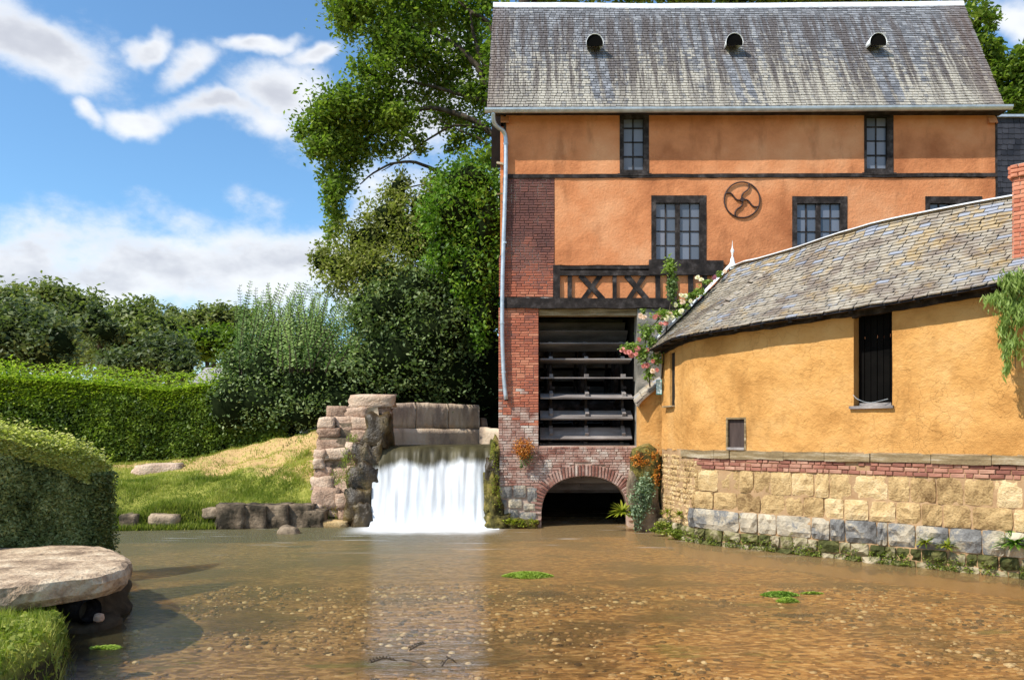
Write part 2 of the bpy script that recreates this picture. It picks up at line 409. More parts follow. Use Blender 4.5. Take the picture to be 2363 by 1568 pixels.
def slate_mat(name, kind):
    m, g = new_mat(name); x, y, z = g.sep(g.pos); t = tone_out(g)
    fine = g.noise(g.pos, 45, 4, .65)
    if kind == 'mill':
        base = g.ramp(g.math('MULTIPLY_ADD', t, .4, .5), [(.05, (.12, .125, .14)), (.5, (.21, .215, .235)), (.95, (.32, .33, .36))])
        streak = g.noise(g.mapping(g.pos, scale=(3.4, .12, .12)), 1.0, 4, .7)
        streak2 = g.noise(g.mapping(g.pos, scale=(6.5, .30, .30), loc=(7, 2, 1)), 1.0, 5, .7)
        hgt = g.smooth(z, 10.0, 13.5, .45, -.32)
        l = g.math('ADD', g.math('MULTIPLY_ADD', g.math('SUBTRACT', streak, .5), 1.9, .26), hgt)
        l = g.math('MULTIPLY_ADD', t, .22, l); l = g.math('MULTIPLY_ADD', g.math('SUBTRACT', fine, .5), .7, l)
        cl = None
        for xv in VENTX:       # run-off from the zinc vents keeps the slates below clean
            a = g.math('ABSOLUTE', g.math('SUBTRACT', x, g.math('MULTIPLY_ADD', g.math('SUBTRACT', VENTZ, z), .10, xv + .02)))
            w = g.smooth(g.math('ABSOLUTE', g.math('SUBTRACT', a, .15)), .06, .14, 1., 0.)
            cl = w if cl is None else g.math('MAXIMUM', cl, w)
        cl = g.math('MULTIPLY', cl, g.math('MULTIPLY', g.smooth(z, VENTZ - .05, VENTZ - .15), g.smooth(z, VENTZ - 2.0, VENTZ - 1.1)))
        l = g.math('SUBTRACT', l, g.math('MULTIPLY', cl, .8))
        lich = g.smooth(l, .18, .62)
        col = g.mix(g.math('MULTIPLY', lich, .92), base, (.44, .405, .34))
        dk = g.math('MULTIPLY', g.smooth(streak2, .43, .56), g.math('MULTIPLY', g.smooth(z, 13.4, 12.9), g.math('SUBTRACT', 1., cl)))
        dk = g.math('MULTIPLY', dk, g.smooth(z, 10.2, 11.0, .45, .9))
        col = g.mix(g.math('MULTIPLY', dk, .95), col, (.105, .088, .085))
        edge = g.math('MAXIMUM', g.smooth(x, .1, -.45), g.smooth(x, 10.9, 11.7))
        col = g.mix(g.math('MULTIPLY', edge, .5), col, (.17, .12, .10))
    else:
        base = g.ramp(g.math('MULTIPLY_ADD', t, .4, .5), [(.05, (.15, .16, .18)), (.6, (.24, .26, .30)), (.95, (.34, .37, .43))])
        n1 = g.noise(g.pos, 1.6, 5, .6); n2 = g.noise(g.mapping(g.pos, loc=(4, 2, 6)), 5.0, 5, .68); n3 = g.noise(g.mapping(g.pos, loc=(1, 8, 3)), 1.3, 5, .65)
        col = base
        lich = g.smooth(g.math('ADD', g.math('MULTIPLY_ADD', t, -.16, g.math('MULTIPLY', fine, .45)), n2), .40, .62)
        col = g.mix(g.math('MULTIPLY', lich, .95), col, g.ramp(n2, [(.3, (.22, .185, .15)), (.5, (.36, .31, .24)), (.7, (.50, .45, .37))]))
        col = g.mix(g.math('MULTIPLY', g.smooth(n1, .48, .62), .8), col, g.ramp(fine, [(.3, (.13, .10, .085)), (.6, (.24, .185, .15)), (.75, (.44, .39, .32))]))
        og = g.math('ADD', n3, g.math('MULTIPLY', g.smooth(z, 4.8, 6.4), .10))
        og = g.math('MULTIPLY', g.smooth(og, .53, .66), g.smooth(g.math('MULTIPLY_ADD', fine, .5, n2), .62, .80))
        col = g.mix(g.math('MULTIPLY', og, .6), col, (.42, .28, .10))
        keep = g.smooth(t, .90, .93); col = g.mix(g.math('MULTIPLY', keep, .85), col, (.30, .325, .39))
    finish(g, col, .72, g.math('MULTIPLY_ADD', fine, 1., 0.), .008, .7, .3); return m
SF = 95.23; YF = 19.3
def fx(px): return (px - 1181.5) / SF
def fz(py): return ZC - (py - 1000) / SF
VENTX = [P(1370, 105, 19.9).x, P(1688, 103, 19.9).x, P(2015, 103, 19.9).x]; VENTZ = P(0, 118, 19.95).z
M_slate_mill = slate_mat('mill_slate', 'mill'); M_slate_cot = slate_mat('cottage_slate', 'cottage')

def glass_mat():
    m, g = new_mat('old_window_glass'); n = g.noise(g.pos, 3.0, 3, .5)
    t = tone_out(g)
    finish(g, g.ramp(g.math('MULTIPLY_ADD', t, .3, .5), [(.1, (.07, .09, .12)), (.75, (.18, .20, .25)), (.95, (.30, .26, .27))]), .12, n, .01, .25, .45); return m
M_glass = glass_mat()
def leaf_mat(name, dark, mid, light, trans=.3, gloss=.08):
    m, g = new_mat(name); t = tone_out(g)
    col = g.ramp(g.math('MULTIPLY_ADD', t, .5, .5), [(.0, dark), (.5, mid), (1, light)])
    g.set(g.b.inputs['Base Color'], col); g.b.inputs['Roughness'].default_value = .5; g.b.inputs['Specular IOR Level'].default_value = .25
    tr = g.add('ShaderNodeBsdfTranslucent'); g.link(g.mix(1., col, (1.0, 1.25, .55), 'MULTIPLY'), tr.inputs[0])
    mx = g.add('ShaderNodeMixShader'); mx.inputs[0].default_value = trans
    g.link(g.b.outputs[0], mx.inputs[1]); g.link(tr.outputs[0], mx.inputs[2]); g.link(mx.outputs[0], g.out.inputs[0]); return m
L_tree = leaf_mat('plane_leaf', (.04, .08, .015), (.16, .235, .035), (.40, .45, .09), .45)
L_olive = leaf_mat('olive_leaf', (.10, .12, .03), (.26, .28, .07), (.46, .45, .16), .38)
L_laurel = leaf_mat('laurel_leaf', (.025, .07, .01), (.12, .24, .025), (.42, .56, .11), .38)
L_viburnum = leaf_mat('viburnum_leaf', (.03, .06, .02), (.15, .22, .075), (.42, .48, .22), .33)
L_sumac = leaf_mat('sumac_leaf', (.05, .10, .02), (.17, .28, .06), (.36, .48, .14), .4)
L_hedge = leaf_mat('hedge_leaf', (.04, .07, .015), (.14, .21, .03), (.32, .41, .06), .35)
L_hedgetop = leaf_mat('sunlit_hedge_leaf', (.12, .18, .015), (.32, .42, .04), (.58, .62, .09), .45)  # yellow-green top leaves, with the sun on them put into the colour
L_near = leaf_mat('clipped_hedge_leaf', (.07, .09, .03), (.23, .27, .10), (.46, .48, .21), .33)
L_neartop = leaf_mat('sunlit_straw_leaf', (.34, .35, .08), (.62, .60, .19), (.80, .75, .34), .4)  # straw coloured top leaves, lightened to paint in the sunlight
L_far = leaf_mat('distant_leaf', (.08, .11, .035), (.20, .23, .075), (.34, .36, .13), .38)
L_fardk = leaf_mat('dark_conifer_leaf', (.05, .07, .03), (.12, .155, .065), (.26, .29, .12), .32)
L_farlt = leaf_mat('bright_far_leaf', (.07, .12, .015), (.16, .24, .025), (.28, .36, .05), .4)
L_grass = leaf_mat('grass_blade', (.08, .12, .015), (.24, .29, .04), (.50, .48, .12), .35)
L_rose = leaf_mat('rose_leaf', (.08, .14, .03), (.26, .36, .08), (.50, .60, .22), .4)
L_fern = leaf_mat('fern_leaf', (.08, .11, .01), (.24, .28, .02), (.46, .46, .05), .35)
L_blue = leaf_mat('silvery_leaf', (.06, .10, .05), (.20, .28, .16), (.42, .50, .32), .25)
L_orange = leaf_mat('sedum_flower', (.25, .05, .01), (.52, .18, .025), (.66, .36, .06), .2)
L_weed = leaf_mat('water_weed', (.09, .16, .015), (.28, .38, .05), (.48, .58, .12), .3)
L_core = mottled('foliage_shade_dark', [(.1, (.006, .010, .004)), (.5, (.012, .018, .007)), (.9, (.02, .03, .01))], 5, .8, .3, 1., spec=0.)  # near-black green, the shade inside foliage put into the colour
M_bark = mottled('bark', [(.1, (.02, .015, .01)), (.5, (.06, .045, .03)), (.9, (.14, .11, .08))], 4, .9, 0, .95, 25, .02, 1., (1, 1, .3))
M_soil = mottled('dark_soil', [(.1, (.02, .014, .008)), (.9, (.09, .065, .04))], 4, .9, .3, .95)
# ------------------------------------------------------------------ the mill
XL, XR = fx(1160), fx(2298)
mill = thing('mill', 'tall orange watermill house with steep slate roof above the weir and wheel opening', 'mill', (5.5, 21, 0))

def panel(name, x0, x1, z0, z1, holes, y, mat, parent, depth=.14, res=.16, amp=.010, seed=0, bite=0.0):
    xs = sorted(set([x0, x1] + [h[0] for h in holes] + [h[1] for h in holes])); zs = sorted(set([z0, z1] + [h[2] for h in holes] + [h[3] for h in holes]))
    def fill(a):
        o = []
        for p, q in zip(a[:-1], a[1:]):
            n = max(1, int(math.ceil((q - p) / res))); o += [p + (q - p) * i / n for i in range(n)]
        return o + [a[-1]]
    xs = fill([x for x in xs if x0 <= x <= x1]); zs = fill([z for z in zs if z0 <= z <= z1]); mb = MB(); idx = {}
    def vid(i, j):
        if (i, j) not in idx:
            x, z = xs[i], zs[j]; d = amp * fbm(x * .8 + seed, z * .8, seed * 1.7) + amp * .3 * fbm(x * 5, z * 5, 2)
            zz = z
            if bite and j in (0,): zz = z + bite * abs(fbm(x * 4 + seed, 2, 0))
            if bite and j == len(zs) - 1: zz = z - bite * abs(fbm(x * 4 + seed, 7, 0))
            idx[(i, j)] = len(mb.v); mb.v.append((x, y + d, zz))
        return idx[(i, j)]
    for i in range(len(xs) - 1):
        for j in range(len(zs) - 1):
            cx, cz = (xs[i] + xs[i + 1]) / 2, (zs[j] + zs[j + 1]) / 2
            if any(h[0] < cx < h[1] and h[2] < cz < h[3] for h in holes): continue
            mb.f.append((vid(i, j), vid(i + 1, j), vid(i + 1, j + 1), vid(i, j + 1)))
    yb = y + depth
    for (a, b, c, d) in holes + [(x1, x0, z0, z1)]:
        c2, d2 = max(c, z0), min(d, z1)
        mb.add([(a, y, c2), (a, yb, c2), (a, yb, d2), (a, y, d2)], [(0, 1, 2, 3)])
        mb.add([(b, y, c2), (b, yb, c2), (b, yb, d2), (b, y, d2)], [(3, 2, 1, 0)])
        lo, hi = min(a, b), max(a, b)
        mb.add([(lo, y, c2), (hi, y, c2), (hi, yb, c2), (lo, yb, c2)], [(0, 1, 2, 3)])
        mb.add([(lo, y, d2), (hi, y, d2), (hi, yb, d2), (lo, yb, d2)], [(3, 2, 1, 0)])
    return mb.build(name, mat, parent)

U = [(1430, 1497.5, 259, 402), (1994, 2061.5, 257, 400)]
Wn = [(1503, 1630, 451, 605), (1828, 1955, 453, 607), (2135, 2266, 453, 607)]
def H(w): return (fx(w[0]), fx(w[1]), fz(w[3]), fz(w[2]))
panel('plaster_wall', XL + .02, XR, fz(404), fz(250), [H(w) for w in U], YF, M_facade, mill, seed=1, bite=.025)
panel('plaster_wall', fx(1280), XR, fz(612), fz(410), [H(w) for w in Wn], YF, M_facade, mill, seed=4, bite=.03)
panel('plaster_wall', fx(1640), XR, 0, fz(612), [], YF + .015, M_facade, mill, seed=8)
panel('plaster_infill', fx(1288), fx(1640), fz(692), fz(634), [], YF + .035, M_facade, mill, seed=12, depth=.06)
# carcass
mb = MB(); mb.box(XL + .03, XR - .01, YF + .14, YF + .3, fz(711), 9.7); mb.box(fx(1478), XR - .01, YF + .14, YF + .3, -.3, fz(711))
mb.build('inner_wall', M_dark, mill)
mb = MB(); mb.box(XR - .22, XR - .003, YF + .003, 23.0, -.3, 9.75); mb.box(XL - .06, XL + .17, YF + .145, 23.0, fz(711), 9.75)
mb.box(XL, XR, 22.8, 23.02, 5.6, 9.75)
# gables
for xg in (XL - .05, XR - .2):
    mb.add([(xg, 19.2, 9.75), (xg, 22.9, 9.75), (xg, 21.0, 13.4), (xg + .2, 19.2, 9.75), (xg + .2, 22.9, 9.75), (xg + .2, 21.0, 13.4)], [(0, 1, 2), (3, 5, 4), (0, 2, 5, 3), (1, 4, 5, 2)])
mb.build('end_wall', M_facade, mill)
# windows
def window(w, cols, rows, rail=None):
    x0, x1, z0, z1 = H(w); mb = MB(); y0, y1 = YF - .012, YF + .10
    e = .0
    cx0, cx1 = fx(cols[0][0]) - .01, fx(cols[-1][1]) + .01; rz0, rz1 = fz(rows[-1][1]) - .01, fz(rows[0][0]) + .01
    mb.box(x0 - e, cx0, y0, y1, z0, z1); mb.box(cx1, x1 + e, y0, y1, z0, z1); mb.box(cx0, cx1, y0 + .004, y1, rz1, z1); mb.box(cx0, cx1, y0 + .004, y1, z0, rz0)
    if w[3] - w[2] < 160 and w[1] - w[0] > 100:
        mb.box(fx(cols[1][1]) + .005, fx(cols[2][0]) - .005, y0 + .03, y1, rz0, rz1)
    win = mb.build('window', M_timber, mill)
    mb = MB(); mb.box(x0 - .05, x1 + .06, YF - .04, YF + .0, z0 - .045, z0 + .01); mb.build('sill', M_timber, win)
    g = MB(); gy = YF + .05
    for a, b in zip(cols[:-1], cols[1:]):
        if b[0] - a[1] < 8: g.box(fx(a[1]), fx(b[0]), gy, gy + .03, rz0, rz1)
    for a, b in zip(rows[:-1], rows[1:]): g.box(cx0, cx1, gy + .003, gy + .03, fz(b[0]), fz(a[1]))
    g.build('glazing_bars', M_timber, win)
    rnd = random.Random(int(w[0]))
    for c in cols:
        for r in rows:
            t = rnd.uniform(-1, 1); q = MB(); a, b, cc, d = fx(c[0]) - .004, fx(c[1]) + .004, fz(r[1]) - .004, fz(r[0]) + .004
            j = [rnd.uniform(-.0022, .0022) for _ in range(3)]
            q.add([(a, gy + .018, cc), (b, gy + .018 + j[0], cc), (b, gy + .018 + j[0] + j[1], d), (a, gy + .018 + j[1], d)], [(0, 1, 2, 3)])
            me = q.mesh('pane', M_glass); at = me.attributes.new('tone', 'FLOAT', 'FACE'); at.data[0].value = t
            put('pane', me, win)
    return win
ur = [(274, 292.5), (296, 325), (328, 358), (362, 391)]
window(U[0], [(1440.5, 1460), (1463, 1484)], ur)
window(U[1], [(2001, 2022), (2025, 2046)], [(a - 3, b - 3) for a, b in ur])
wr = [(469, 499.5), (502, 531), (533.6, 564), (566.6, 597)]
wc = [(1515, 1535), (1538.5, 1558.5), (1570, 1591.5), (1594, 1614)]
window(Wn[0], wc, wr)
window(Wn[1], [(a + 325, b + 325) for a, b in wc], [(a + 1, b + 1) for a, b in wr])
window(Wn[2], [(a + 632, b + 632) for a, b in wc], [(a + 1, b + 1) for a, b in wr])
# belt and timber frame
def timber(name, pts, w, y=YF - .02, d=.09, seed=0, parent=mill, mat=M_timber, n=14):
    """uneven squared timber in the facade plane, from pts[0] to pts[1] (x,z)"""
    (xa, za), (xb, zb) = pts; L = math.hypot(xb - xa, zb - za); dx, dz = (xb - xa) / L, (zb - za) / L
    k = max(3, int(L / .25)); mb = MB(); b = 0
    for i in range(k + 1):
        s = L * i / k; up = w / 2 * (1 + .16 * fbm(s * 1.6 + seed, 1, 0)); dn = w / 2 * (1 + .16 * fbm(s * 1.6 + seed, 9, 0)); of = .012 * fbm(s * .8 + seed, 4, 4)
        cx, cz = xa + dx * s - dz * of, za + dz * s + dx * of; yy = y + .01 * fbm(s * 2, seed, 3)
        for (a, q) in ((up, yy), (-dn, yy), (-dn, y + d), (up, y + d)): mb.v.append((cx - dz * a, q, cz + dx * a))
    for i in range(k):
        for j in range(4): mb.f.append((i * 4 + j, i * 4 + (j + 1) % 4, i * 4 + 4 + (j + 1) % 4, i * 4 + 4 + j))
    mb.f.append((0, 3, 2, 1)); e = k * 4; mb.f.append((e, e + 1, e + 2, e + 3))
    return mb.build(name, mat, parent)
def TB(name, x0, y0, x1, y1, wpx, **k): return timber(name, ((fx(x0), fz(y0)), (fx(x1), fz(y1))), wpx / SF, **k)
TB('belt_beam', 1163, 407, 2300, 404, 8.5, seed=2, y=YF - .03)
TB('rail', 1277, 617.5, 1510, 616.5, 7.5, seed=3, y=YF - .03); TB('rail', 1292, 630, 1512, 630, 12, seed=4, y=YF - .045)
TB('window_beam', 1497, 617, 1668, 619, 34, seed=5, y=YF - .06)
TB('lintel_beam', 1165, 700, 1560, 700, 23, seed=6, y=YF - .07, d=.3)
TB('lintel_beam', 1243, 719, 1474, 719, 15, seed=16, y=YF + .06, d=.25, mat=M_oldwood)
TB('timber_post', 1284, 612, 1284, 690, 16, seed=7, y=YF - .04)
for i, (a, w) in enumerate(((1315, 9.5), (1418, 9), (1518, 11), (1551, 22), (1594, 12), (1626, 11))): TB('timber_post', a, 635, a, 690, w, seed=20 + i, y=YF - .02 + .002 * i)
for i, (a, b) in enumerate(((1343, 1388), (1449, 1489))):
    TB('brace', a - 4, 635, b + 4, 690, 12, seed=30 + i, y=YF - .012); TB('brace', b - 2, 635, a + 2, 690, 11, seed=40 + i, y=YF - .002)
TB('corner_post', 1165, 404, 1165, 262, 6, seed=50, y=YF - .01); TB('corner_post', 2299, 640, 2299, 258, 5, seed=51, y=YF - .01)
# masonry core with wheel opening and arch
OX0, OX1, OZ0, OZ1 = fx(1242), fx(1471), fz(1028), fz(711)
ACX, ARX, ARZ = fx(1350), 101 / SF, fz(1098)
YM = YF + .018
def core():
    mb = MB(); mb2 = MB()
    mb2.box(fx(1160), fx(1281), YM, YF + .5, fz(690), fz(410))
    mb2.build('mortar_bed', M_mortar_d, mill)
    mb.box(fx(1151), OX0, YM, YF + .5, OZ0, OZ1 - .0)
    # front below the opening with the arched culvert
    xa, xb = fx(1152), fx(1476); n = 24
    for (x0, x1) in ((xa, ACX - ARX), (ACX + ARX, xb)): mb.box(x0, x1, YM, YF + .5, -.4, OZ0)
    xs = [ACX - ARX * math.cos(math.pi * i / n) for i in range(n + 1)]; zz = [ARZ * math.sin(math.pi * i / n) ** .56 for i in range(n + 1)]
    for i in range(n):
        a, b, c, d = xs[i], xs[i + 1], zz[i], zz[i + 1]
        mb.add([(a, YM, c), (b, YM, d), (b, YM, OZ0), (a, YM, OZ0), (a, YF + .5, c), (b, YF + .5, d), (b, YF + .5, OZ0), (a, YF + .5, OZ0)],
               [(0, 1, 2, 3), (0, 4, 5, 1), (3, 2, 6, 7), (5, 4, 7, 6)])
    mb.build('mortar_bed', M_mortar, mill)
    mb = MB(); mb.box(OX1 + .0, fx(1640), YF - .01, YF + .5, -.4, OZ1 - .01); mb.build('rendered_pier', M_greywall, mill)
    mb = MB()     # wheel pit
    mb.box(fx(1160), OX0 - .001, YF + .5, 24.7, -.5, 5.8); mb.box(OX1 + .001, OX1 + .3, YF + .5, 24.7, -.5, 5.8); mb.box(fx(1160), OX1 + .3, 24.7, 24.9, -.5, 5.8); mb.box(fx(1160), OX1 + .3, YF + .5, 24.9, 5.8, 5.95)
    mb.build('wheel_pit_wall', M_dark, mill)
M_greywall = mottled('grey_roughcast', [(.1, (.07, .07, .06)), (.5, (.20, .19, .165)), (.9, (.42, .38, .33))], 1.6, .9, 0, .95, 20, .015, 1.)
core()
BR = Pieces('brick', var_brick, M_brick, 18, 11); BW = Pieces('brick', var_brick, M_brickw, 18, 12); STG = Pieces('stone', var_stone, M_grey, 8, 14, smooth=False)
rnd = random.Random(21); pb = []; pw = []
tx, tu, tn = Vector((1, 0, 0)), Vector((0, 0, 1)), Vector((0, -1, 0))
ring = 27 / SF
def in_arch(x, z, e=0.): return ((x - ACX) / (ARX + ring + e)) ** 2 + (z / (ARZ + ring + e)) ** 2 < 1 and z > -.1
z = -.02; row = 0; PITCH = .0635
while z < fz(412):
    py = 1000 - (z - ZC) * SF
    if py > 1030: a, b = fx(1152), fx(1476)
    elif py > 712: a, b = (fx(1150), OX0 + .01)
    elif py > 688: z += PITCH; row += 1; continue
    elif py > 590: a, b = fx(1151), fx(1279)
    else: a, b = fx(1160), fx(1280)
    x = a - (.0 if row % 2 else .0); first = True
    while x < b - .03:
        w = .105 if (rnd.random() < .22 or (first and row % 2)) else .215
        w *= rnd.uniform(.94, 1.05); first = False
        w = min(w, b - x)
        if b - (x + w) < .05: w = b - x
        cx = x + w / 2
        low_stone = py > 1122 and cx < ACX - ARX - .12
        if not (in_arch(cx, z, .01) or low_stone):
            M = frame((cx, YM, z + PITCH / 2), tx, tu, tn, w - .014, PITCH - .013, .018 + rnd.uniform(0, .014))
            M = rot2(M, rnd.uniform(-.012, .012))
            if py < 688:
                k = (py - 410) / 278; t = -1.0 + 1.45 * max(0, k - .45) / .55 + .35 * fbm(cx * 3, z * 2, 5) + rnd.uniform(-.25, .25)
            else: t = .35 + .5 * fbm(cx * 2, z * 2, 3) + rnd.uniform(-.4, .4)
            wash = (py - 860) / 150 + .9 * fbm(cx * 2.2, z * 2.2, 9)
            (pw if (py > 712 and wash > .55) else pb).append((max(-1, min(1, t)), M))
        x += w
    z += PITCH; row += 1
n = 46
for i in range(n):       # voussoirs
    th = math.pi * (i + .5) / n; r = Vector((-math.cos(th), 0, math.sin(th)))
    p = Vector((ACX + r.x * (ARX + ring * .5), YM, r.z ** .60 * (ARZ + ring * .5)))
    nr = Vector((r.x ** 3 / ARX * 1.3, 0, max(r.z, .02) ** .8 / ARZ)).normalized(); tg = Vector((nr.z, 0, -nr.x))
    pw.append((rnd.uniform(-.8, .45), frame(p, nr, tg * -1, tn, ring * rnd.uniform(.92, 1.0), .052, .034 + rnd.uniform(0, .01))))
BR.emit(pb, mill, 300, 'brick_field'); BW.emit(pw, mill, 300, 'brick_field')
ps = []                  # grey stones at the foot of the pier
for (x0, x1, y0, y1) in ((1152, 1182, 1122, 1150), (1184, 1214, 1118, 1148), (1216, 1240, 1124, 1158), (1153, 1170, 1152, 1172), (1172, 1205, 1150, 1172), (1207, 1236, 1160, 1178), (1153, 1196, 1174, 1212), (1198, 1238, 1180, 1214)):
    ps.append((rnd.uniform(-.7, .7), frame((fx((x0 + x1) / 2), YM, fz((y0 + y1) / 2)), tx, tu, tn, (x1 - x0 - 1.5) / SF, (y1 - y0 - 1.5) / SF, .06)))
STG.emit(ps, mill)
# roof of slates
YE, YR = 18.93, 21.0
def ze(x): return ZC + (1000 - np.interp(x, [-.6, 5, 11.8], [252, 250, 245])) * YE / FPX
def zr(x): return ZC + (1000 - np.interp(x, [-.5, 5.5, 11.9], [10, 12.5, 6])) * YR / FPX
xe0, xe1, xr0, xr1 = P(1123, 0, YE).x, P(2318, 0, YE).x, P(1138, 0, YR).x, P(2223, 0, YR).x
def roofp(x, v): return Vector((x, YE + (YR - YE) * v - .012 * fbm(x * .5, v * 2, 1), ze(x) + (zr(x) - ze(x)) * v + .018 * fbm(x * .45, v * 2, 3)))
ru = (roofp(5, 1) - roofp(5, 0)); RL = ru.length; ru.normalize(); rn = Vector((1, 0, 0)).cross(ru)
deck = MB(); NXD = 24
for i in range(NXD):
    for (v0, v1) in ((0, 1),):
        a = [roofp(xe0 + (xe1 - xe0) * (i + k) / NXD, 0) for k in (0, 1)]; b = [roofp(xr0 + (xr1 - xr0) * (i + k) / NXD, 1) for k in (0, 1)]
        off = rn * -.035
        deck.add([a[0] + off, a[1] + off, b[1] + off, b[0] + off], [(0, 1, 2, 3)])
        back = [Vector((q.x, 2 * YR - q.y, q.z)) for q in a]
        deck.add([b[0], b[1], back[1], back[0]], [(0, 1, 2, 3)])
deck.build('roof_deck', M_slateD, mill)
rows = 44; RH = RL / rows; pl = []; rnd = random.Random(5); strip = []
for r in range(rows):
    v = (r + .5) / rows; x = xe0 + (xr0 - xe0) * v - (rnd.random()) * .12; xe = xe1 + (xr1 - xe1) * v
    while x < xe:
        w = .128 * rnd.uniform(.86, 1.14); x2 = min(x + w, xe + .01); xx = max(x, xe0 + (xr0 - xe0) * v)
        if x2 - xx > .03:
            c = (xx + x2) / 2; p = roofp(c, v) + rn * -.012
            t = rnd.uniform(-1, 1)
            nt = (Vector((1, 0, 0)) + Vector((0, 0, rnd.uniform(-.004, .004))))
            M = frame(p, nt, ru, rn, x2 - xx - .006, RH * 1.12, .020 + rnd.uniform(0, .008))
            M = rot2(M, rnd.uniform(-.02, .02) if rnd.random() < .95 else rnd.uniform(-.12, .12))
            pl.append((t, M))
        x += w
Pieces('slate', var_slate, M_slate_mill, 24, 31).emit(pl, mill, 300, 'slate_field')
mb = MB()
pts = [(a := roofp(xr0 + (xr1 - xr0) * i / 20, 1)) + Vector((0, 0, .0)) for i in range(21)]
for i in range(20):
    a, b = pts[i], pts[i + 1]
    pr = [(-.07, -.11), (-.035, .015), (0, .05), (.035, .015), (.07, -.11)]
    b0 = len(mb.v)
    for q in (a, b):
        for (dy, dz) in pr: mb.v.append((q.x, q.y + dy, q.z + dz))
    for k in range(4): mb.f.append((b0 + k, b0 + 5 + k, b0 + 6 + k, b0 + 1 + k))
mb.build('ridge_cap', M_zincw, mill)
mb = MB(); mb.box(XL - .3, XR + .1, YE - .09, YF + .05, 9.965, 9.98); mb.build('eaves_board', M_timber, mill)  # added board closes the gap that let sun streak onto the wall
# gutter, downpipe
mb = MB(); n = 9; gx = np.linspace(P(1119, 0, YE - .09).x, P(2335, 0, YE - .09).x, 26)
for i, x in enumerate(gx):
    for k in range(n):
        a = math.pi * k / (n - 1); mb.v.append((x, YE - .075 - .075 * math.cos(a), ze(x) - .03 - .085 * math.sin(a) + (.012 if k == 0 else 0)))
for i in range(len(gx) - 1):
    for k in range(n - 1): mb.f.append((i * n + k, (i + 1) * n + k, (i + 1) * n + k + 1, i * n + k + 1))
mb.f.append(tuple(range(n))); mb.f.append(tuple((len(gx) - 1) * n + k for k in range(n))[::-1])
gut = mb.build('gutter', M_zinc, mill, smooth=False); sm = gut.modifiers.new('thickness', 'SOLIDIFY'); sm.thickness = .006
mb = MB(); pz = [(1138, 258), (1139, 278), (1146, 291), (1160, 301), (1166, 312), (1167.5, 330), (1167, 400), (1165, 470), (1162, 560), (1159.5, 660), (1159, 760), (1161, 830), (1163.5, 880), (1168, 921)]
pts = []
for i, (a, b) in enumerate(pz):
    Y = (YE - .06, YE + .02, YF - .25, YF - .14, YF - .09)[i] if i < 5 else YF - .085
    pts.append(P(a, b, Y))
mb.tube(polyline(pts, 3), .052, 10)
dp = mb.build('downpipe', M_zinc, mill, smooth=True)
mb = MB()
for a, b in ((1167.4, 332), (1164, 560), (1159, 745), (1162.6, 858)): mb.tube([P(a, b - 2, YF - .085), P(a, b + 2, YF - .085)], .062, 10)
mb.build('pipe_collar', M_zinc, dp)
mb = MB(); q0, q1 = P(1168, 921.5, YF - .087), P(1168.3, 923.4, YF - .09); mb.tube([q0, q1], .044, 10); mb.build('pipe_mouth', M_dark, dp)
# zinc vents
for (px, py) in ((1370, 118), (1688, 116), (2015, 116)):
    v = .57; 
    for _ in range(8): q = P(px, py, YE + (YR - YE) * v); v += (q.z - roofp(q.x, v).z) / 3.6
    c = roofp(q.x, v); mb = MB(); n = 12; r0, r1 = .20, .17
    for (yy, r, dz) in ((-.30, r0, 0), (.05, r1 * .9, .05), (.22, .05, .18)):
        for k in range(n + 1):
            a = math.pi * k / n - .25 + .5 * k / n * 1.0; a = -.3 + (math.pi + .6) * k / n
            mb.v.append((c.x + r * math.cos(a) * 1.05, c.y + yy, c.z + .06 + dz + r * math.sin(a) * 1.15))
    for i in range(2):
        for k in range(n): mb.f.append((i * (n + 1) + k, i * (n + 1) + k + 1, (i + 1) * (n + 1) + k + 1, (i + 1) * (n + 1) + k))
    h = mb.build('roof_vent', M_zincw, mill, smooth=True); s_ = h.modifiers.new('thickness', 'SOLIDIFY'); s_.thickness = .008
    mb = MB(); b0 = len(mb.v)
    for k in range(n + 1):
        a = -.3 + (math.pi + .6) * k / n; mb.v.append((c.x + .197 * math.cos(a) * 1.05, c.y - .275, c.z + .06 + .197 * math.sin(a) * 1.15))
    mb.f.append(tuple(range(n + 1))); mb.build('vent_opening', M_black, h)  # black disc stands in for the shade inside the hood
# small iron bracket on the left corner
mb = MB(); mb.bar(P(1146, 448, YF + .05), P(1162, 446, YF + .05), .03); mb.bar(P(1146, 375, YF + .1), P(1163, 379, YF + .1), .05); mb.build('wall_bracket', M_oldwood, mill)

# iron wheel emblem
em = thing('iron_wheel_ornament', 'rusty iron wheel with four wavy spokes hung between the big windows', 'wall ornament', (fx(1711.5), YF - .03, fz(462)))
cx, cz, R = fx(1711.5), fz(462), 41 / SF
mb = MB(); n = 48; ring_pts = [(cx + R * math.cos(2 * math.pi * k / n), YF - .03, cz + R * math.sin(2 * math.pi * k / n)) for k in range(n + 1)]
mb.tube(ring_pts, .018, 6, cap=False); mb.build('rim', M_iron, em, smooth=True)
for k in range(4):
    a0 = math.radians(68 + 90 * k); pts = []
    for i in range(13):
        t = i / 12; rr = t * R; an = a0 + .0; off = math.sin(t * math.pi * 2) * .062 * (1 if k % 2 == 0 else -1) * -1
        off = math.sin(t * math.pi * 2) * .045
        pts.append((cx + rr * math.cos(an) - off * math.sin(an), YF - .03, cz + rr * math.sin(an) + off * math.cos(an)))
    mb = MB(); mb.tube(pts, .019, 6); mb.build('spoke', M_iron, em, smooth=True)
mb = MB(); mb.tube([(cx, YF - .065, cz), (cx, YF + .01, cz)], .05, 12); mb.build('hub', M_iron, em)

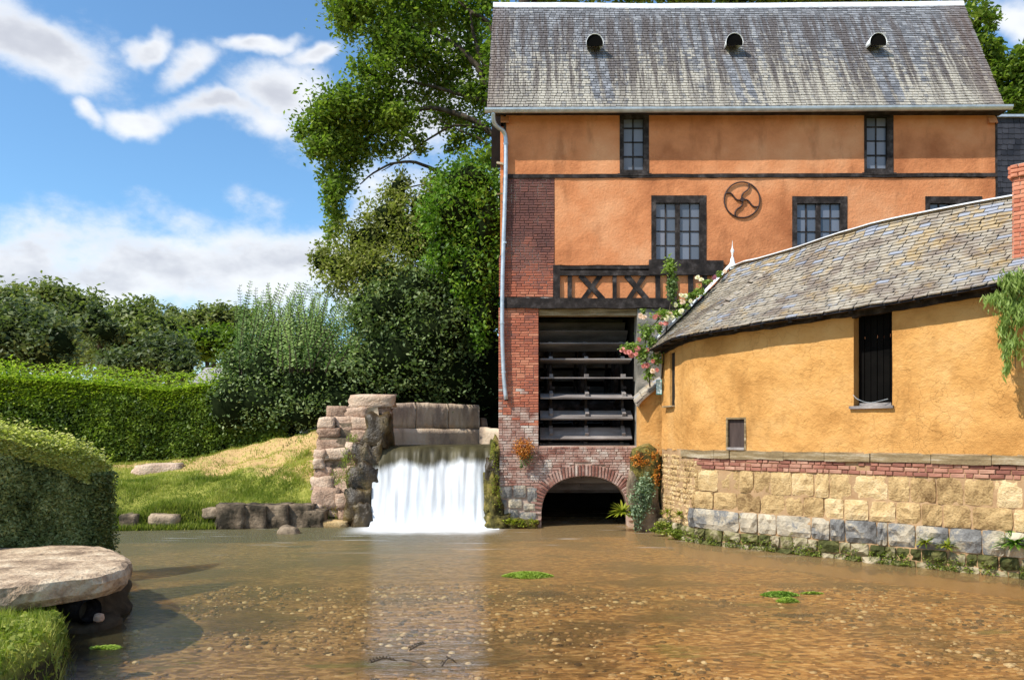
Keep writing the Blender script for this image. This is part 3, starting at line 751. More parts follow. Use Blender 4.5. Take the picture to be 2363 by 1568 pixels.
# ------------------------------------------------------------------ water wheel
WX0, WX1 = fx(1248), fx(1464); WC = Vector(((WX0 + WX1) / 2, 21.86, 3.02)); WR = 2.36
ww = thing('water_wheel', 'dark wooden mill wheel with long grey paddle boards inside the tall opening', 'water wheel', WC)
NP = 29; wd = WX1 - WX0
def fr(th): return (Vector((0, -math.cos(th), math.sin(th))), Vector((0, math.sin(th), math.cos(th))))
mb = MB(); k = 8
for i in range(k):
    x0 = -wd / 2 + wd * i / k; x1 = -wd / 2 + wd * (i + 1) / k; a, b = .008 * fbm(i * .7, 1, 1), .008 * fbm(i * .7 + .7, 1, 1)
    mb.add([(x0, -.22, -.018), (x1, -.22, -.018), (x1, .21 + b, -.018), (x0, .21 + a, -.018), (x0, -.22, .018), (x1, -.22, .018), (x1, .21 + b, .018), (x0, .21 + a, .018)],
           [(0, 3, 2, 1), (4, 5, 6, 7), (0, 1, 5, 4), (2, 3, 7, 6)] + ([(3, 0, 4, 7)] if i == 0 else []) + ([(1, 2, 6, 5)] if i == k - 1 else []))
pm = mb.mesh('paddle', M_paddle)
bm_ = MB()
bm_.box(-.045, .045, -.19, .10, -.095, -.018)
bmesh_ = bm_.mesh('paddle_bracket', M_paddle)
for i in range(NP):
    th = 2 * math.pi * (i + .35) / NP; r, t = fr(th)
    M = frame(r * (WR - .19), Vector((1, 0, 0)), r, Vector((1, 0, 0)).cross(r)); M = M @ Matrix.Rotation(.36, 4, 'X')
    o = bpy.data.objects.new('paddle', pm); COL.objects.link(o); o.parent = ww; o.matrix_local = M
    for xx in (-wd * .38, 0.02, wd * .41): o2 = bpy.data.objects.new('paddle_bracket', bmesh_); COL.objects.link(o2); o2.parent = o; o2.location = (xx, 0, 0)
for xx in (-wd * .38, 0.02, wd * .41):
    mb = MB(); n = 40
    for k in range(n + 1):
        r, t = fr(2 * math.pi * k / n)
        for (dx, rr) in ((-.03, WR - .50), (.03, WR - .50), (.03, WR - .42), (-.03, WR - .42)): mb.v.append(tuple(r * rr + Vector((xx + dx, 0, 0)) + WC))
    for k in range(n):
        for j in range(4): mb.f.append((k * 4 + j, k * 4 + (j + 1) % 4, k * 4 + 4 + (j + 1) % 4, k * 4 + 4 + j))
    mb.build('rim', M_timber, ww)
    for k in range(4):
        r, t = fr(math.pi * k / 4 + .2); mb = MB(); mb.bar(WC + Vector((xx + .045, 0, 0)) - r * (WR - .4), WC + Vector((xx + .045, 0, 0)) + r * (WR - .4), .07, .11, up=(1, 0, 0)); mb.build('spoke', M_timber, ww)
mb = MB(); mb.tube([WC - Vector((wd * .52, 0, 0)), WC + Vector((wd * .52, 0, 0))], .16, 12); mb.build('axle', M_timber, ww)

# dark outbuilding behind on the right
ob = thing('slate_hung_outbuilding', 'dark slate-clad building standing behind the right end of the orange mill', 'building', (14, 25, 0))
mb = MB(); q0, q1 = P(2285, 272, 23.6), P(2560, 272, 23.6); mb.box(q0.x, q1.x, 23.6, 27, 0, q0.z); mb.build('wall', M_slateD, ob)
pl = []; rnd = random.Random(3); z = q0.z - .05
while z > 5.5:
    x = q0.x + rnd.random() * .1
    while x < q1.x - 1.2:
        pl.append((rnd.uniform(-1, 1), frame((x, 23.6, z), tx, tu, tn, .18, .19, .02))); x += .185
    z -= .16
Pieces('slate', var_slate, M_slateD, 8, 44).emit(pl, ob, 200, 'slate_field')
mb = MB(); mb.box(q0.x - .05, q1.x, 23.5, 23.75, q0.z, q0.z + .07); mb.build('ridge_cap', M_zinc, ob)
# ------------------------------------------------------------------ the cottage: wall line as a rounded path
W0 = Vector((3.72, 16.5, 0)); DIR = Vector((.722, -.692, 0)).normalized(); NRM = Vector((-DIR.y * -1, 0, 0)) if False else Vector((-.692, -.722, 0)).normalized()
A_ = Vector((3.46, 18.45, 0)); EL = (A_ - W0).length
def path_raw(s):
    r = .55
    def q(s): return W0 + DIR * s if s >= 0 else W0 + (A_ - W0) / EL * (-s)
    if abs(s) >= r: return q(s)
    t = (s + r) / (2 * r); a, b, c = q(-r), W0, q(r)
    return a * (1 - t) ** 2 + b * 2 * t * (1 - t) + c * t * t
def path(s, off=0., z=0.):
    p = path_raw(s); d = (path_raw(s + .03) - path_raw(s - .03)).normalized(); n = Vector((d.y, -d.x, 0))
    return Vector((p.x + n.x * off, p.y + n.y * off, z)), d, n
def s_at(px, off=0., lo=-2.6, hi=9.5):
    k = (px - 1181.5) / FPX
    for _ in range(50):
        m = (lo + hi) / 2; p, _, _ = path(m, off)
        if p.x / p.y < k: lo = m
        else: hi = m
    return m
def z_at(py, s, off=0.):
    p, _, _ = path(s, off); return ZC - (py - 1000) * p.y / FPX
OV = .36
def ztab(tab, off): 
    r = []
    for px, py in tab: s = s_at(px, off); r.append((s, z_at(py, s, off)))
    return r
EAVE = ztab([(1503, 803), (1525, 790), (1580, 771), (1650, 758), (1760, 742), (1880, 722), (1970, 708), (2100, 686), (2200, 669), (2280, 655), (2363, 640)], OV)
EAVE.append((9.5, EAVE[-1][1] + .06))
def zeave(s): return float(np.interp(s, [e[0] for e in EAVE], [e[1] for e in EAVE]))
# ridge line: straight, 2.35 m inside
RD = 2.35
def ridge_raw(s): return W0 - NRM * RD + DIR * s
RT = []
for px, py in [(1690, 617), (1715, 606), (1750, 599), (1840, 573), (1930, 542), (1970, 531), (2020, 516), (2080, 503), (2180, 483), (2260, 468), (2335, 455)]:
    k = (px - 1181.5) / FPX; lo, hi = -1.5, 12
    for _ in range(50):
        m = (lo + hi) / 2; p = ridge_raw(m)
        if p.x / p.y < k: lo = m
        else: hi = m
    RT.append((m, ZC - (py - 1000) * ridge_raw(m).y / FPX))
RT.append((10, RT[-1][1] + .02)); RS0 = RT[0][0]
def ridge(s): p = ridge_raw(s); return Vector((p.x, p.y, float(np.interp(s, [e[0] for e in RT], [e[1] for e in RT]))))
S0, S1 = -1.93, 9.0
def rmap(s): return s if s > 2.4 else RS0 + (s - S0) / (2.4 - S0) * (2.4 - RS0)
def croof(s, v):
    e, _, _ = path(s, OV, zeave(s)); r = ridge(rmap(s)); p = e.lerp(r, v)
    p.z -= .10 * math.sin(math.pi * v) * (1 if s > 0 else .6)    # sagging rafters
    p.z += .025 * fbm(s * .8, v * 2.5, 4)
    return p
cot = thing('cottage', 'low yellow ochre cottage with lichen covered slate roof and stone footing along the water', 'cottage', tuple(path(3, -1)[0]))
HOLES = []   # (s0,s1,z0,z1)
sd0, sd1 = s_at(1970), s_at(2059); HOLES.append((sd0, sd1, z_at(943, sd0), 9))
sw0, sw1 = s_at(1676), s_at(1722); HOLES.append((sw0, sw1, z_at(1037, sw0), z_at(963, sw0)))
sl0, sl1 = s_at(1546), s_at(1557.5); HOLES.append((sl0, sl1, z_at(936, sl0), z_at(812, sl0)))
ZB = [.32, .72, 1.09, 1.534, 1.763, 1.93]
def cot_wall():
    ss = sorted(set([-1.95, 9.0] + [h[0] for h in HOLES] + [h[1] for h in HOLES])); o = []
    for p, q in zip(ss[:-1], ss[1:]):
        n = max(1, int(math.ceil((q - p) / .085))); o += [p + (q - p) * i / n for i in range(n)]
    ss = o + [9.0]
    zs0 = sorted(set([1.90, 4.05] + [h[2] for h in HOLES] + [h[3] for h in HOLES if h[3] < 4.05])); o = []
    for p, q in zip(zs0[:-1], zs0[1:]):
        n = max(1, int(math.ceil((q - p) / .085))); o += [p + (q - p) * i / n for i in range(n)]
    zs = o + [4.05, 99]
    mb = MB(); idx = {}
    def vid(i, j):
        if (i, j) not in idx:
            s = ss[i]; z = zs[j] if zs[j] < 50 else zeave(s) + .12
            off = .022 * fbm(s * .9, z * .9, 3) + .010 * fbm(s * 3.3, z * 3.3, 6) + .005 * fbm(s * 9, z * 9, 1)
            if j == 0: z += .03 * fbm(s * 3, 0, 5)
            p, _, _ = path(s, off, z); idx[(i, j)] = len(mb.v); mb.v.append(tuple(p))
        return idx[(i, j)]
    for i in range(len(ss) - 1):
        for j in range(len(zs) - 1):
            cs = (ss[i] + ss[i + 1]) / 2; cz = (zs[j] + min(zs[j + 1], 4.2)) / 2
            if any(h[0] < cs < h[1] and h[2] < cz < h[3] for h in HOLES): continue
            mb.f.append((vid(i, j), vid(i, j + 1), vid(i + 1, j + 1), vid(i + 1, j))[::-1])
    for (a, b, c, d) in HOLES:
        d = min(d, zeave(a) + .1); T = .30
        for s in (a, b):
            q = [path(s, 0, c)[0], path(s, -T, c)[0], path(s, -T, d)[0], path(s, 0, d)[0]]; mb.add(q, [(0, 1, 2, 3)])
        for zz in (c, d):
            q = [path(a, 0, zz)[0], path(b, 0, zz)[0], path(b, -T, zz)[0], path(a, -T, zz)[0]]; mb.add(q, [(0, 1, 2, 3)])
    mb.build('cob_wall', M_ochre, cot, smooth=False)
    # inner wall skins so that nothing shines through
    mb = MB()
    for i in range(44):
        a, b = -1.95 + i * .25, -1.7 + i * .25
        if any(h[0] - .2 < (a + b) / 2 < h[1] + .2 for h in HOLES): continue
        mb.add([path(a, -.30, 0)[0], path(b, -.30, 0)[0], path(b, -.30, zeave(b))[0], path(a, -.30, zeave(a))[0]], [(0, 1, 2, 3)])
    bl = [path(-1.95, -.02, 0)[0], W0 - NRM * 3.2 - DIR * .45, W0 - NRM * 3.2 + DIR * 9, path(9, -.02, 0)[0]]
    for a, b in zip(bl[:-1], bl[1:]): mb.add([Vector((a.x, a.y, -.3)), Vector((b.x, b.y, -.3)), Vector((b.x, b.y, 4.3)), Vector((a.x, a.y, 4.3))], [(0, 1, 2, 3)])
    mb.build('back_wall', M_ochre, cot)
    mb = MB(); mb.add([Vector((q.x, q.y, 2.2)) for q in bl], [(0, 1, 2, 3)]); mb.build('loft_floor', M_dark, cot)
cot_wall()
# roof: deck, slates
mb = MB(); N = 60; K = 8
for i in range(N + 1):
    s = S0 + (S1 - S0) * i / N
    for k in range(K + 1): mb.v.append(tuple(croof(s, k / K) - Vector((0, 0, .05))))
for i in range(N):
    for k in range(K): mb.f.append((i * (K + 1) + k, (i + 1) * (K + 1) + k, (i + 1) * (K + 1) + k + 1, i * (K + 1) + k + 1))
BK0, BK1 = W0 - NRM * 3.22 - DIR * .5, W0 - NRM * 3.22 + DIR * 9
BK0.z = 4.25; BK1.z = 4.6; rr0, rr1 = ridge(RS0), ridge(9)
mb.add([rr0, rr1, BK1, BK0], [(0, 1, 2, 3)]); mb.add([croof(S0, 0), rr0, BK0], [(0, 1, 2)])
mb.build('roof_deck', M_slateD, cot)
CR = 27; pl = []; rnd = random.Random(8)
for r in range(CR):
    v = (r + .42) / CR; acc = 0; s = S0; prev = croof(s, v); carry = rnd.uniform(0, .2)
    samples = [(S0 + (S1 - .4 - S0) * i / 500) for i in range(501)]; cum = [0]; pp = [croof(x, v) for x in samples]
    for a, b in zip(pp[:-1], pp[1:]): cum.append(cum[-1] + (b - a).length)
    x = -carry
    while x < cum[-1]:
        w = .225 * rnd.uniform(.85, 1.18); w *= (.55 if float(np.interp(x, cum, samples)) < 1.0 else 1); a, b = max(x, 0), min(x + w, cum[-1])
        if b - a > .05:
            m = (a + b) / 2; sm_ = float(np.interp(m, cum, samples)); p = croof(sm_, v)
            t = (croof(sm_ + .05, v) - croof(sm_ - .05, v)).normalized(); u = croof(sm_, min(1, v + .06)) - croof(sm_, v - .06 if v > .06 else 0); u -= t * u.dot(t) * .75
            hgt = (croof(sm_, 1) - croof(sm_, 0)).length / CR; u.normalize(); n = t.cross(u).normalized()
            M = frame(p - n * .02, t, u, n, b - a - .008, hgt * 1.16, .026 + rnd.uniform(0, .014)); M = rot2(M, rnd.gauss(0, .022))
            tone = rnd.uniform(-1, .88) if rnd.random() > .022 else 1.3
            if sm_ > 5.0 and r < 8 and rnd.random() < .3: tone = 1.3
            if v > .86 and rnd.random() < .3: tone = 1.3
            pl.append((tone, M))
        x += w
SV = Pieces('slate', var_slate, M_slate_cot, 24, 33)
SV.emit(pl, cot, 300, 'slate_field')
# ridge and hip flashing, finial
def flashing(name, pts, w, parent, mat, up=Vector((0, 0, 1))):
    mb = MB(); n = 5
    for i, p in enumerate(pts):
        d = (pts[min(i + 1, len(pts) - 1)] - pts[max(0, i - 1)]).normalized(); r = d.cross(up).normalized(); u = r.cross(d)
        for k in (-2, -1, 0, 1, 2): mb.v.append(tuple(p + r * k * w / 4 + u * (.05 - abs(k) * .028)))
    for i in range(len(pts) - 1):
        for k in range(4): mb.f.append((i * 5 + k, i * 5 + k + 1, i * 5 + 6 + k, i * 5 + 5 + k))
    o = mb.build(name, mat, parent); return o
flashing('ridge_cap', [ridge(RS0 + (9 - RS0) * i / 30) for i in range(31)], .24, cot, M_zincw)
flashing('hip_flashing', [croof(S0 + .0, k / 12) + Vector((-.03, 0, .05)) for k in range(13)], .13, cot, M_zinc)
fb = ridge(RS0) + Vector((0, 0, .01)); q = fb.y / FPX
mb = MB(); mb.lathe([(a * q, b * q) for a, b in ((9, -6), (8, 4), (5.5, 12), (4, 20), (2, 24), (1.6, 27), (2.6, 29), (1.6, 31), (3.6, 34), (4.2, 37.5), (3, 41), (1.3, 44), (.9, 50), (.3, 60), (.05, 62))], fb, 12)
mb.build('finial', M_zincw, cot, smooth=True)
# soffit and rafter ends; dark strip stands in for the eave shadow
def strip(name, s0, s1, off0, off1, z0f, z1f, mat, n=40, parent=None):
    mb = MB()
    for i in range(n + 1):
        s = s0 + (s1 - s0) * i / n
        for (o, zf) in ((off0, z0f), (off1, z0f), (off1, z1f), (off0, z1f)): mb.v.append(tuple(path(s, o, zf(s))[0]))
    for i in range(n):
        for j in range(4): mb.f.append((i * 4 + j, i * 4 + 4 + j, i * 4 + 4 + (j + 1) % 4, i * 4 + (j + 1) % 4))
    mb.f.append((0, 1, 2, 3)); e = n * 4; mb.f.append((e + 3, e + 2, e + 1, e))
    return mb.build(name, mat, parent or cot)
strip('eave_shadow_strip', -1.9, sd0, -.1, .05, lambda s: zeave(s) - .10 + .03 * fbm(s * 3, 1, 1), lambda s: zeave(s) + .08, M_timber)
strip('eave_shadow_strip', sd0 - .01, 9, -.1, .055, lambda s: zeave(s) - .13 + .03 * fbm(s * 3, 4, 1), lambda s: zeave(s) + .08, M_timber)
strip('eaves_board', -1.9, 9, .0, OV - .03, lambda s: zeave(s) - .035, lambda s: zeave(s) - .015, M_timber, 60)
for i in range(19):
    s = -1.6 + i * .55; mb = MB(); a = path(s, -.05, zeave(s) + .02)[0]; b = path(s, OV - .06, zeave(s) - .06)[0]; mb.bar(a, b, .07, .07, up=(0, 0, 1)); mb.build('rafter_end', M_timber, cot)
# hatch with sill, boards coloured black for the unlit space inside
mb = MB(); 
for k in range(6):
    a = sd0 + (sd1 - sd0) * k / 6; b = sd0 + (sd1 - sd0) * (k + 1) / 6 - .012; off = -.24 - .004 * (k % 2)
    M = None; q = MB(); q.add([path(a, off, HOLES[0][2])[0], path(b, off, HOLES[0][2])[0], path(b, off, zeave(b))[0], path(a, off, zeave(a))[0], path(a, off - .03, HOLES[0][2])[0], path(b, off - .03, HOLES[0][2])[0], path(b, off - .03, zeave(b))[0], path(a, off - .03, zeave(a))[0]],
        [(0, 1, 2, 3), (4, 7, 6, 5), (0, 3, 7, 4), (1, 5, 6, 2)]); q.build('hatch_board', M_black, cot)
zc0 = HOLES[0][2]
def cbox(name, s0, s1, o0, o1, z0, z1, mat, parent=None):
    q = MB(); q.add([path(s, o, z)[0] for z in (z0, z1) for (s, o) in ((s0, o0), (s1, o0), (s1, o1), (s0, o1))], [(0, 3, 2, 1), (4, 5, 6, 7), (0, 1, 5, 4), (1, 2, 6, 5), (2, 3, 7, 6), (3, 0, 4, 7)])
    return q.build(name, mat, parent or cot)
cbox('hatch_sill', sd0 - .06, sd1 + .03, -.2, .07, zc0 - .0, zc0 + .05, M_paddle)
cbox('hatch_sill', sd0 + .1, sd1 - .02, -.12, .0, zc0 + .051, zc0 + .10, M_paddle)
wire = MB(); wire.tube(polyline([path(sd0, .03, zc0 + .25)[0], path(sd0 + .12, .1, zc0 + .16)[0], path((sd0 + sd1) / 2, .1, zc0 + .1)[0], path(sd1 - .05, .06, zc0 + .16)[0]], 4), .006, 5); wire.build('sill_wire', M_zinc, cot)
M_shut = mottled('dark_brown_shutter', [(.1, (.03, .02, .018)), (.9, (.10, .07, .06))], 3, .7, 0, .85, 30, .005, .6, (4, 4, .4))
wz0, wz1 = HOLES[1][2], HOLES[1][3]
fr_ = cbox('small_window', sw0, sw0 + .035, -.08, .015, wz0, wz1, M_oldwood)
cbox('frame', sw1 - .035, sw1, -.08, .015, wz0, wz1, M_oldwood, fr_); cbox('frame', sw0 + .036, sw1 - .036, -.08, .013, wz1 - .035, wz1, M_oldwood, fr_); cbox('frame', sw0 + .036, sw1 - .036, -.08, .03, wz0, wz0 + .05, M_paddle, fr_)
cbox('pane', sw0 + .036, sw1 - .036, -.06, -.05, wz0 + .05, wz1 - .036, M_shut, fr_)
cbox('slit_dark_panel', sl0, sl1, -.10, -.05, HOLES[2][2], HOLES[2][3], M_dark)  # dark panel set forward to paint the shade in the slit
cbox('slit_sill', sl0 - .25, sl1 + .02, -.2, .10, HOLES[2][2] - .03, HOLES[2][2] + .0, M_oldwood)
# sill beam, brick band, stones
beam = None; bounds = [s_at(p) for p in (1575, 1613, 1650, 1686, 1810, 1905, 2010, 2150, 2290)] + [9.0]
for i, (a, b) in enumerate(zip(bounds[:-1], bounds[1:])):
    h0 = ZB[4] + .008 - .012 * (i % 2); strip('sill_beam', a + .006, b - .006, -.12, .045 + .012 * (i % 3) , lambda s, h0=h0, i=i: h0 + .018 * fbm(s * 2.2 + i, 1, 2), lambda s, i=i: ZB[5] - .012 + .022 * fbm(s * 2.5 + i * 3, 5, 2), M_oldwood, 14)
mb = MB(); NS, NZ = 150, 26
for i in range(NS + 1):
    for j in range(NZ + 1):
        s = -1.95 + 10.95 * i / NS; z = -.4 + 2.33 * j / NZ; p, _, _ = path(s, -.004 + .034 * fbm(s * 2.3, z * 2.6, 8) + .012 * fbm(s * 9, z * 9, 2), z); mb.v.append(tuple(p))
for i in range(NS):
    for j in range(NZ): mb.f.append((i * (NZ + 1) + j, (i + 1) * (NZ + 1) + j, (i + 1) * (NZ + 1) + j + 1, i * (NZ + 1) + j + 1))
mb.build('joint_bed', M_tanm, cot, smooth=True)
def course(Pc, s0, s1, z0, z1, joints, dep, rnd, gap=.016, off=-.05, tonef=None):
    out = []
    for a, b in zip(joints[:-1], joints[1:]):
        if b < s0 or a > s1: continue
        m = (a + b) / 2; p, d, n = path(m, off, (z0 + z1) / 2)
        hh = (z1 - z0)
        M = frame(p, d, Vector((0, 0, 1)), n, b - a - gap * rnd.uniform(.4, 1.2), hh - gap * rnd.uniform(-.3, 1.5), dep * rnd.uniform(.8, 1.25)); M = rot2(M, rnd.uniform(-.022, .022))
        out.append((tonef(m) if tonef else rnd.uniform(-1, 1), M))
    return out
rnd = random.Random(77)
ST = Pieces('stone', var_stone, M_tan, 14, 51, nx=6, ny=4, rough=.30); SG = Pieces('stone', var_stone, M_grey, 12, 52, nx=6, ny=4, rough=.34); SM = Pieces('stone', var_stone, M_moss_stone, 12, 53, nx=4, ny=3, rough=.35); BB = Pieces('brick', var_brick, M_brick2, 14, 54)
def js(l): return [s_at(p) for p in l]
up = js([1604, 1613, 1659, 1706, 1740, 1778, 1827, 1879, 1914, 1965, 2049, 2100, 2161, 2224, 2294, 2363]) + [6.6, 7.2, 7.9, 8.6]
lo = js([1600, 1604 + 1, 1647, 1701, 1755, 1812, 1854, 1902, 1948, 2006, 2068, 2126, 2176, 2243, 2339]) + [6.5, 7.0, 7.8, 8.5]
gy = js([1592, 1608, 1708, 1749, 1792, 1873, 1916, 1951, 2025, 2049, 2113, 2191, 2267, 2320, 2370]) + [6.6, 7.3, 8.0, 8.8]
pl = course(ST, -9, 9, ZB[2], ZB[3], up, .085, rnd) + course(ST, -9, 9, ZB[1], ZB[2], lo, .095, rnd)
ST.emit(pl, cot)
SG.emit(course(SG, -9, 9, ZB[0], ZB[1], gy, .12, rnd, gap=.012), cot)
pm_ = []
for (z0, z1) in ((-.12, .10), (.10, .32)):
    s = -1.9
    while s < 8.6:
        w = rnd.uniform(.14, .42) if s > -.4 else rnd.uniform(.12, .25); p, d, n = path(s + w / 2, -.06, (z0 + z1) / 2)
        pm_.append((rnd.uniform(-1, .8), rot2(frame(p, d, Vector((0, 0, 1)), n, w * .95, (z1 - z0) * rnd.uniform(.8, 1.05), rnd.uniform(.10, .19)), rnd.uniform(-.08, .08)))); s += w
SM.emit(pm_, cot)
pr = []; z = .32         # rubble of the rounded end
while z < 1.78:
    h = rnd.uniform(.08, .15); s = -1.9
    while s < -.02:
        w = rnd.uniform(.07, .2)
        p, d, n = path(s + w / 2, -.035, z + h / 2); M = rot2(frame(p, d, Vector((0, 0, 1)), n, w * .86, h * .84, rnd.uniform(.035, .075)), rnd.uniform(-.15, .15))
        pr.append((rnd.uniform(-.6, 1), M)); s += w
    z += h
Pieces('stone', var_stone, M_tan, 10, 55, nx=3, ny=3, rough=.3).emit(pr, cot, 300, 'rubble')
pbk = []; h = (ZB[4] - ZB[3]) / 3
for r in range(3):
    s = -.02 + .1 * (r % 2)
    while s < 8.7:
        w = .115 if rnd.random() < (.75 if r == 0 and s < 3.6 else .3) else .225; w *= rnd.uniform(.93, 1.06); p, d, n = path(s + w / 2, -.04, ZB[3] + h * (r + .5) + .006 * fbm(s, r, 0))
        if rnd.random() > .03: pbk.append((rnd.uniform(-1, 1), rot2(frame(p, d, Vector((0, 0, 1)), n, w - .012, h - .010, .055 + rnd.uniform(0, .02)), rnd.uniform(-.015, .015))))
        s += w
BB.emit(pbk, cot, 300)
# chimney
cc = Vector((8.42, 12.82, 0)); ch = MB(); cm = frame((cc.x, cc.y, 0), DIR, -NRM, Vector((0, 0, 1)))
def chb(m, sx, sy, z0, z1): m.obox(Matrix.Translation((0, 0, z0)) @ cm, sx, sy, z1 - z0)
ctop = ZC + 610 * 12.9 / FPX
chb(ch, .50, .50, 4.4, ctop - .03); chimney = ch.build('chimney', M_mortar, cot)
pc = []; z = 5.0; rowi = 0
while z < ctop - .02:
    big = .035 if z > ctop - .2 else 0.
    for (d, n, half) in ((DIR, NRM, .25), (-NRM, -DIR, .25)):
        x = -half - big
        L = [.225, .225, .11] if rowi % 2 else [.11, .225, .225]
        for w in L:
            k = (half * 2 + 2 * big) / .56
            p = cc + n * (half + big * .5) + d * (x + w * k / 2); p.z = z + .035
            pc.append((rnd.uniform(.2, 1), frame(p, d, Vector((0, 0, 1)), n, w * k - .013, .056, .02 + big))); x += w * k
    z += .068; rowi += 1
Pieces('brick', var_brick, M_brick, 10, 61).emit(pc, chimney, 300)
mb = MB(); mb.obox(Matrix.Translation((0, 0, ctop)) @ cm, .5, .5, .04); mb.build('chimney_cap', M_mortar, chimney)

# lean-to against the cottage, beside the wheel opening
ln = thing('lean_to', 'small ochre rendered lean-to with a slate hood between mill wheel and cottage', 'lean-to', (3.3, 18.9, 0))
x0, x1 = P(1477, 0, 18.75).x, 3.62; zt0, zt1 = P(0, 925, 18.7).z, P(0, 880, 18.7).z
mb = MB(); mb.add([(x0, 18.72, -.2), (x1, 18.6, -.2), (x1, 19.28, -.2), (x0, 19.28, -.2), (x0, 18.72, zt0), (x1, 18.6, zt1), (x1, 19.28, zt1), (x0, 19.28, zt0)],
    [(4, 5, 6, 7), (0, 1, 5, 4), (2, 3, 7, 6), (3, 0, 4, 7)]); mb.build('rendered_wall', M_ochre, ln)
mb = MB(); nn = 6; ppts = []
for i in range(nn + 1):
    t = i / nn; a = P(1468 + (1530 - 1468) * t, 936 - 54 * t ** .75, 18.5); b = a + Vector((.05, .75, .18)); mb.v += [tuple(a), tuple(b)]
for i in range(nn): mb.f.append((2 * i, 2 * i + 2, 2 * i + 3, 2 * i + 1))
hd = mb.build('hood', M_slate_cot, ln); s_ = hd.modifiers.new('t', 'SOLIDIFY'); s_.thickness = .05
pl = []; 
for i in range(5):
    for k in range(4):
        t = (k + .5) / 4; a = P(1468 + 62 * t, 936 - 54 * t ** .75, 18.5); b = P(1468 + 62 * (t + .1), 936 - 54 * (t + .1) ** .75, 18.5); tt = Vector((.05, .75, .18)).normalized(); u = (b - a).normalized(); n = u.cross(tt) * -1
        if n.z < 0: n = -n
        pl.append((rnd.uniform(-1, 1), frame(a + Vector((.05, .75, .18)) * ((i + .5) / 5) + n * .005, tt, u, n, .15, .2, .025)))
SV.emit(pl, ln)
mb = MB(); mb.add([(x0 - .04, 18.66, -.2), (x1, 18.52, -.2), (x1, 18.58, 1.75), (x0 - .04, 18.70, 1.75), (x0 - .04, 18.9, -.2), (x1, 18.9, -.2), (x1, 18.9, 1.78), (x0 - .04, 18.9, 1.78)], [(0, 1, 2, 3), (3, 2, 6, 7), (4, 0, 3, 7)]); mb.build('footing', M_mossrock, ln)
# little sign
q = path(-1.83, .05)[0]; sg = thing('notice_plate', 'small teal and white notice plate at the left corner of the cottage wall', 'sign', (q.x, q.y, P(0, 893, q.y).z))
sc_ = q.y / FPX; zc_ = ZC + 107 * sc_
dcam = Vector((.90, -.43, 0)).normalized(); nn_ = Vector((-.43, -.90, 0)).normalized(); fm = frame((q.x - .05, q.y - .02, zc_), dcam, Vector((0, 0, 1)), nn_)
mb = MB(); mb.obox(fm, .135, .335, .015, cz=0); mb.build('plate', mottled('teal_enamel', [(.2, (.10, .30, .28)), (.9, (.16, .40, .37))], 3, .4, 0, .4), sg)
mw = mottled('white_enamel', [(.2, (.68, .78, .76)), (.9, (.82, .88, .86))], 3, .4, 0, .4)
for (zz, hh, ww_) in ((.09, .10, .108), (.0, .058, .118), (-.09, .10, .112)):
    mb = MB(); mb.obox(fm @ Matrix.Translation((0, zz, .017)), ww_, hh, .004); mb.build('white_panel', mw, sg)
mt = mottled('teal_print', [(.2, (.10, .30, .28)), (.9, (.13, .33, .32))], 3, .4, 0, .4)
mb = MB()
for (zz, ww_) in ((.11, .07), (.085, .085), (.065, .05), (0.006, .09), (-.012, .06), (-.065, .08), (-.09, .07), (-.11, .05)): mb.obox(fm @ Matrix.Translation((0, zz, .022)), ww_, .007, .002)
mb.build('print_lines', mt, sg)
# ------------------------------------------------------------------ ground
POND = np.array([(-3.0, 1.2), (-3.7, 5), (-3.98, 7.3), (-4.6, 8.6), (-5.2, 9.6), (-5.6, 11.9), (-6.6, 12.9), (-9, 14.5), (-14, 16), (-14, 18.3), (-12, 18.6), (-9.6, 18.55), (-8.3, 18.75),
                 (-6.9, 18.95), (-5.6, 19.3), (-5.0, 19.5), (-3.4, 19.7), (-3.4, 25), (3, 25), (3.0, 19), (3.9, 17), (8.5, 12.5), (12, 9), (12, 1.2)])
def sdf(X, Y):
    """distance to the pond outline, negative inside"""
    d = np.full(X.shape, 1e9); ins = np.zeros(X.shape, bool); n = len(POND)
    for i in range(n):
        a = POND[i]; b = POND[(i + 1) % n]; e = b - a
        t = np.clip(((X - a[0]) * e[0] + (Y - a[1]) * e[1]) / (e @ e), 0, 1)
        d = np.minimum(d, np.hypot(X - a[0] - t * e[0], Y - a[1] - t * e[1]))
        c = ((a[1] > Y) != (b[1] > Y)) & (X < (b[0] - a[0]) * (Y - a[1]) / (b[1] - a[1] + 1e-12) + a[0]); ins ^= c
    return np.where(ins, -d, d)
CP = [(-4, 6, .42), (-5, 7.6, .40), (-8, 6, .6), (-3.4, 3, .4), (-5.2, 9, .25), (-5.6, 10.6, .28), (-7, 12, .5), (-10, 12, .7), (-15, 10, .9), (-12, 15, .8)]
for a in ((300, 1195, 18.9), (500, 1168, 19.3), (620, 1166, 19.5), (700, 1163, 19.8), (560, 1150, 20), (430, 1060, 24), (250, 1072, 23.5), (60, 1085, 23), (730, 992, 23.2), (690, 1003, 23.3), (655, 1011, 23.5), (600, 1022, 23.7), (480, 1050, 24.1), (370, 1064, 24.1), (660, 1040, 22.4), (600, 1058, 22.4), (540, 1075, 22.4), (640, 1010, 23.6), (550, 1035, 23.8), (725, 1060, 21.3), (725, 1110, 20.4), (500, 1110, 21.2), (300, 1110, 21), (400, 1150, 19.6), (620, 1080, 21.5), (350, 1085, 22.5), (60, 1120, 20.5)):
    q = P(*a); CP.append(tuple(q))
